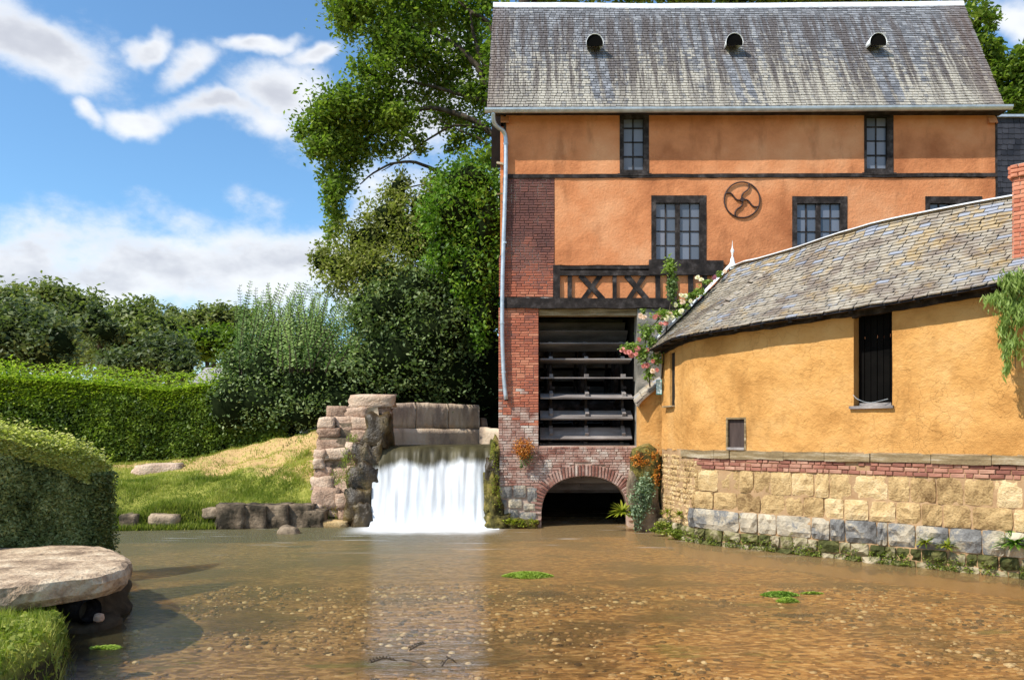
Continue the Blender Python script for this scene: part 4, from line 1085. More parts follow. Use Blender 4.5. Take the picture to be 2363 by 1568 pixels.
CP += [(-3, 27, 2.9), (-6, 27, 2.8), (-10, 28, 2.0), (-16, 28, 1.4), (-30, 40, 1.5), (0, 35, 3), (10, 30, 2.5), (20, 30, 2.2), (-5, 60, 2), (-60, 60, 1.2), (60, 60, 1.5), (12, 15, 1.5), (6, 20, .8), (-200, 300, 2), (200, 300, 2), (0, 900, 2), (0, -30, 1), (-30, -20, 1), (30, -20, 1)]
CP = np.array(CP)
def ground(X, Y):
    X = np.asarray(X, float); Y = np.asarray(Y, float); w = np.zeros(X.shape); s = np.zeros(X.shape)
    for c in CP:
        k = 1 / (np.hypot(X - c[0], Y - c[1]) + .05) ** 2.6; w += k; s += k * c[2]
    T = s / w; d = sdf(X, Y); k = np.clip((d + .02) / .30, 0, 1); k = k * k * (3 - 2 * k)
    edge = np.minimum(T, .40) ; T2 = np.where(d < 1.2, edge + (T - edge) * np.clip(d / 1.2, 0, 1) ** .7, T)
    return -.8 + (T2 + .8) * k
def axis(segs):
    o = []
    for a, b, h in segs: o += list(np.arange(a, b - 1e-6, h))
    return np.array(o + [segs[-1][1]])
def grid_mesh(name, xs, ys, zf, mat, attr=None):
    X, Y = np.meshgrid(xs, ys, indexing='ij'); Z = zf(X, Y); nx, ny = X.shape
    V = np.stack([X, Y, Z], -1).reshape(-1, 3); I = np.arange(nx * ny).reshape(nx, ny)
    F = np.stack([I[:-1, :-1], I[1:, :-1], I[1:, 1:], I[:-1, 1:]], -1).reshape(-1, 4)
    return fast_mesh(name, V, F, mat, smooth=True)
def vnoise(X, Y, f, seed=0):
    """cheap value noise on arrays"""
    def h(i, j): return np.modf(np.abs(np.sin(i * 127.1 + j * 311.7 + seed * 17.3) * 43758.5453))[0]
    x = np.asarray(X) * f; y = np.asarray(Y) * f; i = np.floor(x); j = np.floor(y); u = x - i; v = y - j; u = u * u * (3 - 2 * u); v = v * v * (3 - 2 * v)
    return (h(i, j) * (1 - u) + h(i + 1, j) * u) * (1 - v) + (h(i, j + 1) * (1 - u) + h(i + 1, j + 1) * u) * v
def fnoise(X, Y, f, seed=0): return .5 * vnoise(X, Y, f, seed) + .3 * vnoise(X, Y, f * 2.1, seed + 1) + .2 * vnoise(X, Y, f * 4.3, seed + 2)
m, g = new_mat('lawn_ground'); x, y, z = g.sep(g.pos)
n1 = g.noise(g.pos, .9, 5, .6); n2 = g.noise(g.pos, 5., 6, .7); n3 = g.noise(g.pos, 40, 4, .6)
dirt = g.math('ADD', g.smooth(z, .9, 1.7, -.08, .30), g.math('MULTIPLY_ADD', n2, .35, g.math('MULTIPLY', n1, 1.0)))
dirt = g.smooth(dirt, .66, .80)
gc = g.ramp(n2, [(.25, (.12, .14, .025)), (.5, (.24, .25, .045)), (.75, (.40, .36, .10))])
dc = g.ramp(n2, [(.25, (.36, .23, .10)), (.5, (.55, .36, .17)), (.62, (.40, .34, .10)), (.8, (.64, .46, .25))])
bank = g.smooth(z, .18, .32, 1., 0.)
col = g.mix(dirt, gc, dc); col = g.mix(bank, col, (.05, .04, .02))
finish(g, col, .95, n3, .02, .9, .1); M_lawn = m
TX = axis([(-300, -60, 40), (-60, -24, 6), (-24, -14, .8), (-14, -2.5, .13), (-2.5, 14, .6), (14, 60, 5), (60, 300, 40)]); TY = axis([(-40, 2, 4), (2, 30, .16), (30, 60, 3), (60, 200, 20), (200, 1000, 100)])
terr = put('lawn', grid_mesh('lawn', TX, TY, lambda X, Y: ground(X, Y) + .05 * (fnoise(X, Y, 1.2, 3) - .5) * (Y > 2), M_lawn)); terr['kind'] = 'structure'
# pond bed
m, g = new_mat('gravel_bed'); x, y, z = g.sep(g.pos)
n1 = g.noise(g.mapping(g.pos, scale=(.55, 1.0, 1)), .75, 5, .6); n2 = g.noise(g.mapping(g.pos, scale=(.7, 1.3, 1)), 9, 4, .6)
vo = g.add('ShaderNodeTexVoronoi'); vo.inputs['Scale'].default_value = 16; g.link(g.mapping(g.pos, scale=(.7, 1.1, 1)), vo.inputs['Vector'])
peb = g.sep(vo.outputs['Color'])[0]
right = g.smooth(x, -3., 3.5)
c1 = g.ramp(g.math('MULTIPLY_ADD', peb, .35, g.math('MULTIPLY', n2, .65)), [(.2, (.09, .055, .025)), (.5, (.33, .20, .085)), (.68, (.52, .36, .18)), (.85, (.85, .68, .42))])
c2 = g.ramp(g.math('MULTIPLY_ADD', peb, .35, g.math('MULTIPLY', n2, .65)), [(.2, (.10, .05, .018)), (.46, (.40, .20, .065)), (.62, (.68, .40, .15)), (.8, (.90, .70, .40))])
col = g.mix(right, c1, c2); col = g.mix(g.math('MULTIPLY', g.smooth(n1, .46, .62), .75), col, (.085, .06, .022))
gw = g.noise(g.mapping(g.pos, scale=(.5, 1.4, 1), loc=(3, 3, 0)), 1.7, 4, .6); col = g.mix(g.math('MULTIPLY', g.smooth(gw, .60, .70), .6), col, (.12, .16, .03))
finish(g, col, .9, n2, .03, .8, .2); M_bed = m
bed = put('pond_bed', grid_mesh('pond_bed', axis([(-16, 13, .5)]), axis([(.5, 25, .5)]), lambda X, Y: -.32 + .10 * (fnoise(X, Y, .5, 9) - .5) + .0 * X, M_bed)); bed['kind'] = 'structure'
rnd = np.random.RandomState(4)
# pebbles: small octahedral stones on the bed, many sizes
ico = np.array([(0, 0, 1), (.894, 0, .447), (.276, .851, .447), (-.724, .526, .447), (-.724, -.526, .447), (.276, -.851, .447), (.724, .526, -.447), (-.276, .894, -.447), (-.894, 0, -.447), (-.276, -.894, -.447), (.724, -.526, -.447), (0, 0, -1)])
icf = np.array([(0, 1, 2), (0, 2, 3), (0, 3, 4), (0, 4, 5), (0, 5, 1), (1, 6, 2), (2, 7, 3), (3, 8, 4), (4, 9, 5), (5, 10, 1), (6, 7, 2), (7, 8, 3), (8, 9, 4), (9, 10, 5), (10, 6, 1), (11, 7, 6), (11, 8, 7), (11, 9, 8), (11, 10, 9), (11, 6, 10)])
def scatter_stones(name, n, xr, yr, zf, smin, smax, mat, flat=.5, rule=None):
    Y = yr[0] + (yr[1] - yr[0]) * rnd.rand(n) ** 1.3; X = xr[0] + (xr[1] - xr[0]) * rnd.rand(n)
    k = np.abs(X) < Y * .68 + .3
    if rule is not None: k &= rule(X, Y)
    X, Y = X[k], Y[k]; n = len(X); S = smin + (smax - smin) * rnd.rand(n) ** 3; a = rnd.rand(n) * 6.283
    V = ico[None] * (1 + .25 * (rnd.rand(n, 12, 1) - .5)); V = V * np.stack([S, S * (.6 + .4 * rnd.rand(n)), S * flat], -1)[:, None]
    c, s = np.cos(a)[:, None], np.sin(a)[:, None]; V = np.stack([V[..., 0] * c - V[..., 1] * s + X[:, None], V[..., 0] * s + V[..., 1] * c + Y[:, None], V[..., 2] + zf(X, Y)[:, None]], -1)
    F = (icf[None] + (np.arange(n) * 12)[:, None, None]).reshape(-1, 3)
    o = put(name, fast_mesh(name, V.reshape(-1, 3), F, mat, tone=np.repeat(rnd.rand(n) * 2 - 1, 20), smooth=True)); return o
M_peb = mottled('pebble', [(.05, (.07, .045, .025)), (.45, (.32, .19, .09)), (.75, (.55, .38, .20)), (.97, (.85, .75, .55))], 3, .4, .5, .7)
pbl = scatter_stones('gravel', 26000, (-5, 8.5), (3.6, 13.5), lambda X, Y: -.32 + .10 * (fnoise(X, Y, .5, 9) - .5), .010, .065, M_peb, .45, lambda X, Y: (sdf(X, Y) < -.05) & (fnoise(X * .6, Y, .9, 31) + .25 * rnd.rand(len(X)) > .60))
tag(pbl, 'brown and cream gravel scattered over the bed of the pond', 'gravel', kind='stuff')
# ------------------------------------------------------------------ water
m, g = new_mat('pond_water'); x, y, z = g.sep(g.pos)
tr = g.add('ShaderNodeBsdfTransparent'); gl = g.add('ShaderNodeBsdfGlossy')
fr_n = g.add('ShaderNodeFresnel'); fr_n.inputs['IOR'].default_value = 1.33
r1 = g.noise(g.mapping(g.pos, scale=(.45, 1.6, 1)), 3.4, 4, .55); r2 = g.noise(g.mapping(g.pos, scale=(.9, 2.6, 1)), 16, 3, .6)
hh = g.math('MULTIPLY_ADD', r2, .35, r1); bn = g.add('ShaderNodeBump'); bn.inputs['Distance'].default_value = .035; bn.inputs['Strength'].default_value = .62; g.link(hh, bn.inputs['Height'])
g.link(bn.outputs[0], gl.inputs['Normal']); g.link(bn.outputs[0], fr_n.inputs['Normal']); g.link(g.smooth(y, 7, 16, .10, .26), gl.inputs['Roughness'])
ly = g.smooth(y, 5., 17.); tr_c = g.mix(ly, (.93, .86, .74), (.80, .70, .46)); g.link(tr_c, tr.inputs[0]); gl.inputs['Color'].default_value = (.9, .93, 1, 1)
df = g.add('ShaderNodeBsdfDiffuse'); g.link(g.mix(g.smooth(x, -4, 1), (.24, .22, .11), (.40, .27, .12)), df.inputs[0])
mu = g.add('ShaderNodeMixShader'); g.link(g.smooth(y, 6, 16, .05, .42), mu.inputs[0]); g.link(tr.outputs[0], mu.inputs[1]); g.link(df.outputs[0], mu.inputs[2])
mx = g.add('ShaderNodeMixShader'); g.link(g.math('MULTIPLY', fr_n.outputs[0], g.smooth(y, 7.5, 12, .85, .34)), mx.inputs[0]); g.link(mu.outputs[0], mx.inputs[1]); g.link(gl.outputs[0], mx.inputs[2])
# foam spreading from the foot of the weir
fo = g.add('ShaderNodeBsdfDiffuse'); fo.inputs[0].default_value = (.86, .88, .90, 1)
wx = g.math('MULTIPLY', g.smooth(x, -4.1, -3.1), g.smooth(x, -.05, -.9)); fn = g.noise(g.mapping(g.pos, scale=(.8, 1.5, 1)), 2.2, 4, .6)
fd = g.math('MULTIPLY', wx, g.smooth(g.math('MULTIPLY_ADD', g.math('SUBTRACT', fn, .5), .9, y), 17.5, 19.1)); 
st = g.noise(g.mapping(g.pos, scale=(.35, 3.2, 1), loc=(0, 4, 0)), 1.4, 4, .6); st = g.math('MULTIPLY', g.smooth(st, .60, .68), g.math('MULTIPLY', g.smooth(y, 13.5, 17.5), .20))
fd = g.math('MAXIMUM', fd, st)
mf = g.add('ShaderNodeMixShader'); g.link(fd, mf.inputs[0]); g.link(mx.outputs[0], mf.inputs[1]); g.link(fo.outputs[0], mf.inputs[2]); g.link(mf.outputs[0], g.out.inputs[0]); M_water = m
w = put('pond_water', grid_mesh('pond_water', axis([(-16, 13, 1.)]), axis([(.6, 24.6, 1.)]), lambda X, Y: X * 0, M_water)); w['kind'] = 'structure'
# upstream channel, weir, fall
mb = MB(); mb.box(-3.6, -.32, 20.0, 26, -.6, 1.82); o = mb.build('weir_sill', M_wetrock); tag(o, 'dark stone weir block that the water pours over', 'weir'); 
m, g = new_mat('fall_water'); x, y, z = g.sep(g.pos)
stx = g.noise(g.mapping(g.pos, scale=(1, .2, .22)), 4.2, 7, .68); stl = g.noise(g.mapping(g.pos, scale=(1, .1, .35), loc=(2, 0, 0)), 1.5, 3, .5)
wh = g.math('ADD', g.smooth(z, 1.90, 1.05, -.35, 1.25), g.math('MULTIPLY_ADD', g.math('SUBTRACT', stx, .5), .9, g.math('MULTIPLY', g.math('SUBTRACT', stl, .5), 1.7)))
edge = g.math('MULTIPLY', g.smooth(x, -3.15, -2.75, .45, 0.), g.smooth(z, .7, 1.5)); wh = g.math('SUBTRACT', wh, edge)
wh = g.smooth(wh, -.05, .75)
dfw = g.add('ShaderNodeBsdfDiffuse'); g.link(g.ramp(stx, [(.25, (.62, .68, .74)), (.55, (.86, .88, .90)), (.8, (.93, .94, .94))]), dfw.inputs[0])
tlw = g.add('ShaderNodeBsdfTranslucent'); tlw.inputs[0].default_value = (.85, .88, .9, 1); mw_ = g.add('ShaderNodeMixShader'); mw_.inputs[0].default_value = .25; g.link(dfw.outputs[0], mw_.inputs[1]); g.link(tlw.outputs[0], mw_.inputs[2])
gls = g.add('ShaderNodeBsdfPrincipled'); g.link(g.ramp(stx, [(.3, (.025, .022, .012)), (.7, (.10, .085, .04))]), gls.inputs['Base Color']); gls.inputs['Roughness'].default_value = .5; gls.inputs['Specular IOR Level'].default_value = .2
mm = g.add('ShaderNodeMixShader'); g.link(wh, mm.inputs[0]); g.link(gls.outputs[0], mm.inputs[1]); g.link(mw_.outputs[0], mm.inputs[2]); g.link(mm.outputs[0], g.out.inputs[0]); M_fall = m
prof = [(27, 1.95), (23, 1.95), (21, 1.95), (20.3, 1.945), (20.05, 1.92), (19.9, 1.84), (19.8, 1.70), (19.7, 1.45), (19.6, 1.1), (19.5, .75), (19.42, .4), (19.3, .12), (19.1, .02), (18.75, .004)]
xs = np.linspace(-3.44, -.30, 80); V = []; 
pf = polyline([(0, a, b) for a, b in prof], 4)
for i, xx in enumerate(xs):
    for j, q in enumerate(pf):
        k = min(1, max(0, (1.95 - q.z) / 1.9)); d = .07 * fbm(xx * 5, q.z * .5, 3) * (k > .02) + .05 * fbm(xx * 1.7, 1, q.z * .3) * (k > .02); rag = .06 * fbm(xx * 2.5, 0, 0) * (1 if .02 < k < .3 else 0)
        V.append((xx, q.y + d, q.z + rag * .5 if q.z > .1 else q.z))
I = np.arange(len(V)).reshape(len(xs), len(pf)); F = np.stack([I[:-1, :-1], I[:-1, 1:], I[1:, 1:], I[1:, :-1]], -1).reshape(-1, 4)
wf = put('waterfall', fast_mesh('waterfall', V, F, M_fall, smooth=True)); tag(wf, 'silky white sheet of water falling over the weir beside the mill', 'waterfall', kind='structure')

M_bank = mottled('damp_bank_stone', [(.1, (.03, .024, .015)), (.45, (.16, .12, .08)), (.95, (.46, .35, .24))], 2.6, 1.0, .3, .9, 15, .03, 1.)
# ------------------------------------------------------------------ stone stair-pier left of the weir
def zp(zx, zy): return ((700 + zx / 3.563) * .923, (940 + zy / 3.563) * .923)
pier = thing('stone_pier', 'stepped pile of pale weathered stone blocks at the left edge of the waterfall', 'stone pier', (-4.3, 20, 0))
SL = [(630, 985, 165, 268, 0), (410, 592, 270, 362, 0), (596, 780, 275, 362, 0), (780, 968, 285, 372, .1), (345, 482, 370, 466, 0), (485, 642, 365, 500, 0), (640, 800, 372, 470, 0), (345, 522, 466, 545, 0), (520, 642, 490, 580, .1), (635, 796, 490, 575, 0),
      (330, 592, 568, 655, 0), (588, 780, 585, 690, 0), (315, 412, 655, 745, 0), (408, 606, 645, 735, 0), (600, 782, 680, 808, .05), (293, 388, 738, 820, 0), (385, 575, 735, 835, .1), (288, 445, 815, 905, 0), (440, 612, 825, 935, .05), (596, 745, 805, 925, 0),
      (284, 475, 900, 1005, 0), (465, 695, 930, 1062, 0), (296, 510, 995, 1175, 0), (505, 655, 1045, 1175, 0), (245, 378, 1150, 1315, 0), (372, 512, 1165, 1300, .08), (518, 645, 1168, 1295, .1)]
rnd = random.Random(9)
for i, (a, b, c, d, back) in enumerate(SL):
    p0 = zp(a, c); p1 = zp(b, d); Y = 19.55 + .0006 * (1300 - c) + back; sc = Y / FPX
    w = (p1[0] - p0[0]) * sc; h = (p1[1] - p0[1]) * sc; dep = rnd.uniform(.5, .8); ct = P((p0[0] + p1[0]) / 2, (p0[1] + p1[1]) / 2, Y); ct.y += dep / 2 + rnd.uniform(-.06, .08)
    rock('stone', ct, (w * 1.1, dep, h * 1.12), 300 + i, M_weir, pier, rz=rnd.uniform(-.12, .12), div=4, rough=.16, square=.88, tone=rnd.uniform(-1, 1))
# core behind the blocks
mb = MB(); mb.box(P(740, 0, 20).x, P(850, 0, 20.1).x, 20.0, 20.6, -.3, P(0, 1010, 20).z); mb.box(P(765, 0, 20.2).x, P(856, 0, 20.2).x, 20.15, 20.7, 0, P(0, 975, 20).z); mb.build('rubble_core', M_bank, pier)
# wet rocks beside the fall
for i, (px, py, w, h, Y) in enumerate(((868, 1000, 62, 80, 19.95), (846, 1062, 66, 84, 19.8), (838, 1118, 74, 90, 19.65), (826, 1170, 66, 80, 19.5), (836, 1196, 52, 60, 19.4), (862, 1080, 44, 110, 19.9))):
    q = P(px, py, Y); s = Y / FPX; rock('wet_stone', q + Vector((0, .3, 0)), (w * s, .8, h * s * 1.15), 500 + i, M_wetrock, pier, div=7, rough=.30, square=.6)
# channel walls behind
cwl = thing('channel_wall', 'long stained stone wall retaining the water above the weir', 'retaining wall', (-2.5, 22, 0))
def wallstrip(name, a, b, z0, zt, th, mat, parent, n=26, seed=0):
    a = Vector((*a, 0)); b = Vector((*b, 0)); d = (b - a).normalized(); nr = Vector((d.y, -d.x, 0)); mb = MB(); R = 5
    for i in range(n + 1):
        t = i / n; p = a.lerp(b, t); top = zt[0] + (zt[1] - zt[0]) * t + .035 * fbm(t * 4 + seed, 1, 1)
        for k in range(R + 1):
            zz = z0 + (top - z0) * k / R; of = .03 * fbm(t * 6 + seed, zz * 2, 2) - (.03 if k == R else 0); q = p + nr * of; mb.v.append((q.x, q.y, zz))
        q = p - nr * th; mb.v.append((q.x, q.y, top)); mb.v.append((q.x, q.y, z0))
    K = R + 3
    for i in range(n):
        for k in range(K): mb.f.append((i * K + k, (i + 1) * K + k, (i + 1) * K + (k + 1) % K, i * K + (k + 1) % K))
    mb.f.append(tuple(range(K))[::-1]); mb.f.append(tuple(n * K + k for k in range(K)))
    return mb.build(name, mat, parent, smooth=True)
M_chan = mottled('stained_channel_stone', [(.1, (.18, .145, .12)), (.42, (.42, .32, .24)), (.6, (.58, .45, .32)), (.95, (.68, .57, .45))], 1.5, 1.0, .1, .93, 14, .02, .9, (1, 1, .45))
X0 = -3.42
wallstrip('stone', (X0 + .04, 20.2), (X0 + .02, 21.9), 1.6, (P(0, 940, 20.3).z, 3.12), .5, M_chan, cwl, seed=3)
zt = [P(0, y_, Y_).z for y_, Y_ in ((934, 21.9), (928, 22.6), (931, 23.3), (934, 24.1))]
bx = [(X0 + .02, 21.9), (P(960, 0, 22.6).x, 22.6), (P(1035, 0, 23.3).x, 23.3), (P(1108, 0, 24.1).x, 24.1)]
for i in range(3): wallstrip('stone', bx[i], (bx[i + 1][0] - .02, bx[i + 1][1]), 2.42, (zt[i], zt[i + 1]), .45, M_chan, cwl, seed=10 + i)
wallstrip('stone_footing', (X0 + .06, 21.85), (bx[3][0] + .1, 24.05), 1.7, (2.40, 2.40), .5, M_chan, cwl, n=16, seed=22)
wallstrip('stone', (bx[3][0] + .02, 24.2), (P(1125, 0, 24.5).x, 24.5), 1.7, (2.75, 2.75), .4, M_weir, cwl, n=4, seed=30)
wallstrip('stone', (P(1106, 0, 23.9).x, 23.9), (-.33, 23.6), 1.7, (P(0, 985, 23.8).z, P(0, 990, 23.8).z), .4, M_chan, cwl, n=5, seed=31)
# mossy rock right of the fall
mr = thing('mossy_rock', 'yellow green mossy rock between the waterfall and the brick pier', 'rock', (-.45, 19.3, 0))
for i, (px, py, w, h, Y) in enumerate(((1143, 1058, 24, 70, 19.5), (1137, 1098, 34, 70, 19.4), (1134, 1138, 36, 74, 19.3), (1140, 1178, 40, 70, 19.25), (1150, 1204, 60, 30, 19.15))):
    q = P(px, py, Y); s = Y / FPX; rock('moss_lobe', q + Vector((0, .1, 0)), (w * s * .95, .6, h * s * 1.2), 600 + i, M_mossrock if i != 1 else M_wetrock, mr, div=8, rough=.34, square=.4)
for i, (px, py, w, h) in enumerate(((1195, 1207, 50, 16), (1225, 1208, 34, 14))):
    q = P(px, py, 19.15); rock('moss_lobe', q, (w / 96, .3, h / 96 * 1.3), 640 + i, M_mossrock, mr, div=8, rough=.34, square=.4)
# bank stones along the lawn
bs = thing('bank_wall', 'low wall of dark damp stones holding the lawn above the pond', 'stone bank', (-6.4, 19.2, 0))
for i, (x0, x1, y0, y1, Y) in enumerate(((503, 560, 1166, 1222, 18.95), (556, 612, 1168, 1222, 19.05), (610, 662, 1167, 1222, 19.15), (655, 716, 1166, 1222, 19.3), (700, 745, 1178, 1222, 19.3))):
    q = P((x0 + x1) / 2, (y0 + y1) / 2, Y); s = Y / FPX
    rock('stone', q + Vector((0, .25, 0)), ((x1 - x0) * s * 1.16, .7, (y1 - y0) * s * 1.12), 700 + i, M_bank, bs, div=6, rough=.10, square=.88, tone=-.8 + .12 * i)
def lone_rock(name, label, cat, px, py, Y, w, h, dep, seed, mat, sink=.3, **k):
    q = P(px, py, Y); s = Y / FPX; o = rock(name, q + Vector((0, dep / 2, 0)), (w * s, dep, h * s), seed, mat, None, **k); return tag(o, label, cat)
lone_rock('flat_boulder', 'flat pale boulder lying at the top of the lawn by the hedge', 'boulder', 352, 1092, 21.7, 112, 44, .8, 811, M_weir, div=7, rough=.14, square=.55, rz=.2, tone=.9)
lone_rock('river_rock', 'small pointed brown rock sticking out of the pond left of the weir', 'rock', 660, 1232, 17.9, 50, 34, .4, 812, M_bank, div=5, rough=.2, square=.15, tone=0)
lone_rock('landing_stone', 'long flat mossy stone at the water edge below the stepped pier', 'stone', 752, 1210, 19.25, 96, 17, .4, 813, M_tan, div=5, rough=.1, square=.8, tone=.1)
lone_rock('edge_stone', 'flat grey stone capping the grassy bank edge in the middle', 'stone', 372, 1199, 18.75, 66, 26, .5, 814, M_bank, div=5, rough=.12, square=.7, tone=.8)
lone_rock('edge_stone', 'squarish dark stone at the bank foot beside the near hedge', 'stone', 293, 1210, 18.7, 42, 48, .5, 815, M_bank, div=5, rough=.12, square=.7, tone=-.2)
lone_rock('edge_stone', 'small stone half sunk in grass where the damp bank wall begins', 'stone', 484, 1184, 19.0, 40, 26, .4, 816, M_bank, div=5, rough=.12, square=.6, tone=.3)

# big slab over the outlet, near left
sb = thing('stone_slab', 'big flat pale stone slab laid over the outlet at the near left bank', 'stone slab', (-6, 10, .5))
outl = [(-9.5, 7.8), (-7, 8.05), (-5.35, 8.28), (-4.98, 8.62), (-4.66, 9.02), (-4.58, 9.5), (-4.72, 9.92), (-5.02, 10.4), (-5.4, 10.9), (-5.8, 11.25), (-6.4, 11.5), (-7.2, 11.3), (-9.5, 11.3)]
op = []
for i in range(len(outl) - 1):
    a, b = Vector(outl[i]), Vector(outl[i + 1]); n = max(1, int((b - a).length / .10))
    for k in range(n): op.append(a.lerp(b, k / n))
op.append(Vector(outl[-1])); cen = Vector((-6.6, 9.7)); mb = MB(); n = len(op)
rings = [(.30, .72), (.60, .715), (.86, .71), (.955, .705), (.99, .675), (1.0, .60), (.99, .50), (.955, .42), (.86, .37), (.4, .36)]
for (k, zz) in rings:
    for q in op:
        j = 1 + .035 * fbm(q.x * 1.7, q.y * 1.7, zz * 2) + .012 * fbm(q.x * 7, q.y * 7, zz * 9); p = cen + (q - cen) * k * j; mb.v.append((p.x, p.y, zz - .03 + .018 * fbm(p.x * 1.5, p.y * 1.5, 2) + .008 * fbm(p.x * 6, p.y * 6, 2) - .06 * max(0, -5.2 - p.x) * .2))
for r in range(len(rings) - 1):
    for i in range(n): mb.f.append((r * n + i, r * n + (i + 1) % n, (r + 1) * n + (i + 1) % n, (r + 1) * n + i)[::-1])
mb.f.append(tuple(range(n))); mb.f.append(tuple((len(rings) - 1) * n + i for i in range(n))[::-1])
M_slab = mottled('slab_stone', [(.1, (.20, .14, .09)), (.4, (.42, .30, .20)), (.6, (.56, .42, .28)), (.95, (.72, .60, .43))], 2.6, 1.1, 0, .93, 16, .045, 1., fine=.9)
o = mb.build('slab', M_slab, sb); 
mb = MB(); mb.box(-9.5, -5.45, 9.9, 11.2, -.4, .36); mb.build('support_stone', M_bank, sb)
for i, (c_, d_) in enumerate((((-5.45, 9.75, .08), (1.1, 1.3, .62)), ((-5.75, 10.7, .02), (.8, 1.3, .6)), ((-5.0, 9.35, -.1), (.7, .7, .45)))): rock('soil_bank', c_, d_, 830 + i, M_soil, sb, div=7, rough=.2, square=.4)
dpip = thing('drain_pipe', 'dark round drain pipe poking out below the stone slab', 'pipe', (-5.2, 9.3, .25))
mb = MB(); a, b = Vector((-5.8, 9.6, .29)), Vector((-4.80, 9.05, .25)); ax = (b - a).normalized(); mb.tube([a, b], .15, 16, cap=False); mb.tube([b, a], .125, 16, cap=False); mb.build('pipe', M_timber, dpip, smooth=True)
mb = MB(); mb.tube([a + ax * .2, a + ax * .22], .13, 12); mb.build('pipe_inside', M_dark, dpip)
rock('stone', (-4.72, 9.1, .16), (.10, .10, .10), 820, M_weir, None, div=4, rough=.12, square=.3); tag(bpy.data.objects['stone'] if False else COL.objects[-1], 'small pinkish stone beside the mouth of the drain pipe', 'stone')
COL.objects[-1].name = 'small_stone'
# ------------------------------------------------------------------ vegetation
RS = np.random.RandomState(12)
def quads(C, A, B, N, fold=.25):
    """leaf rhombi from centres, long axes, side axes"""
    n = len(C); V = np.empty((n, 4, 3)); V[:, 0] = C - A * .5; V[:, 1] = C + B * .5 + N * fold * np.linalg.norm(B, axis=1, keepdims=True) * .5 + A * .05; V[:, 2] = C + A * .5; V[:, 3] = C - B * .5 + N * fold * np.linalg.norm(B, axis=1, keepdims=True) * .5 + A * .05
    F = np.arange(n * 4).reshape(n, 4); return V.reshape(-1, 3), F
def rdir(n): v = RS.normal(size=(n, 3)); return v / np.linalg.norm(v, axis=1, keepdims=True)
def leaf_arrays(C, size, up=.5, jit=.35, aspect=.5, out=None, droop=0.):
    n = len(C); N = rdir(n); N[:, 2] = np.abs(N[:, 2]) + up
    if out is not None: N += out * .6
    N /= np.linalg.norm(N, axis=1, keepdims=True); A = np.cross(N, rdir(n)); A /= np.linalg.norm(A, axis=1, keepdims=True) + 1e-9
    if droop: A[:, 2] -= droop; A /= np.linalg.norm(A, axis=1, keepdims=True)
    B = np.cross(N, A); S = size * (1 + jit * (RS.rand(n, 1) * 2 - 1)); return quads(C, A * S, B * S * aspect, N)
def leafobj(name, C, size, mat, parent, tone, **k):
    V, F = leaf_arrays(C, size, **k); return put(name, fast_mesh(name, V, F, mat, tone=tone), parent)
def blob_points(blobs, dens_shell=.55, clump=.22, per=45):
    """blobs: (centre, radii, n) -> points and tones, gathered in clumps near the shell"""
    PC = []; TT = []
    for (c, r, n) in blobs:
        nc = max(3, int(n / per)); D = rdir(nc); rad = (dens_shell + (1 - dens_shell) * RS.rand(nc, 1)) ; CC = D * rad
        k = RS.randint(0, nc, n); p = CC[k] + RS.normal(size=(n, 3)) * clump * (.6 + .8 * RS.rand(nc, 1)[k]); ct = RS.rand(nc)[k]
        PC.append(np.array(c) + p * np.array(r)); TT.append((ct - .5) * .9 + (RS.rand(n) - .5) * .9)
    return np.concatenate(PC), np.clip(np.concatenate(TT), -1, 1)
def core_blob(name, blobs, k, parent, mat=None):  # dark solid core added so light does not pass through the leaves
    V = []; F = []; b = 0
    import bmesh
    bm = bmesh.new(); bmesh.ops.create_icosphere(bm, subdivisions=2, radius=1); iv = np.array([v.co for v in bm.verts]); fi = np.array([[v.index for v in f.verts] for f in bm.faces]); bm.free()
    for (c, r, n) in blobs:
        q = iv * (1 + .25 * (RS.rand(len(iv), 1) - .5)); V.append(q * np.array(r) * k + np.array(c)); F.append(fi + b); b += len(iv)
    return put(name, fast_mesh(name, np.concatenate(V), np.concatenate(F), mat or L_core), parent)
def bl(px, py, Y, rx, ry, n, rd=None):
    s = Y / FPX; c = P(px, py, Y); return (tuple(c), (rx * s, (rd if rd else (rx + ry) / 2) * s, ry * s), n)
def limb(pts, r0, r1, parent, name='branch', n=4):
    pp = polyline(pts, n); m = len(pp); mb = MB(); mb.tube([p + Vector((fbm(i * .3, p.x, 0), fbm(i * .3, p.y, 5), fbm(i * .3, p.z, 9))) * r0 * .5 for i, p in enumerate(pp)], [r0 + (r1 - r0) * i / (m - 1) for i in range(m)], 7)
    return mb.build(name, M_bark, parent, smooth=True)

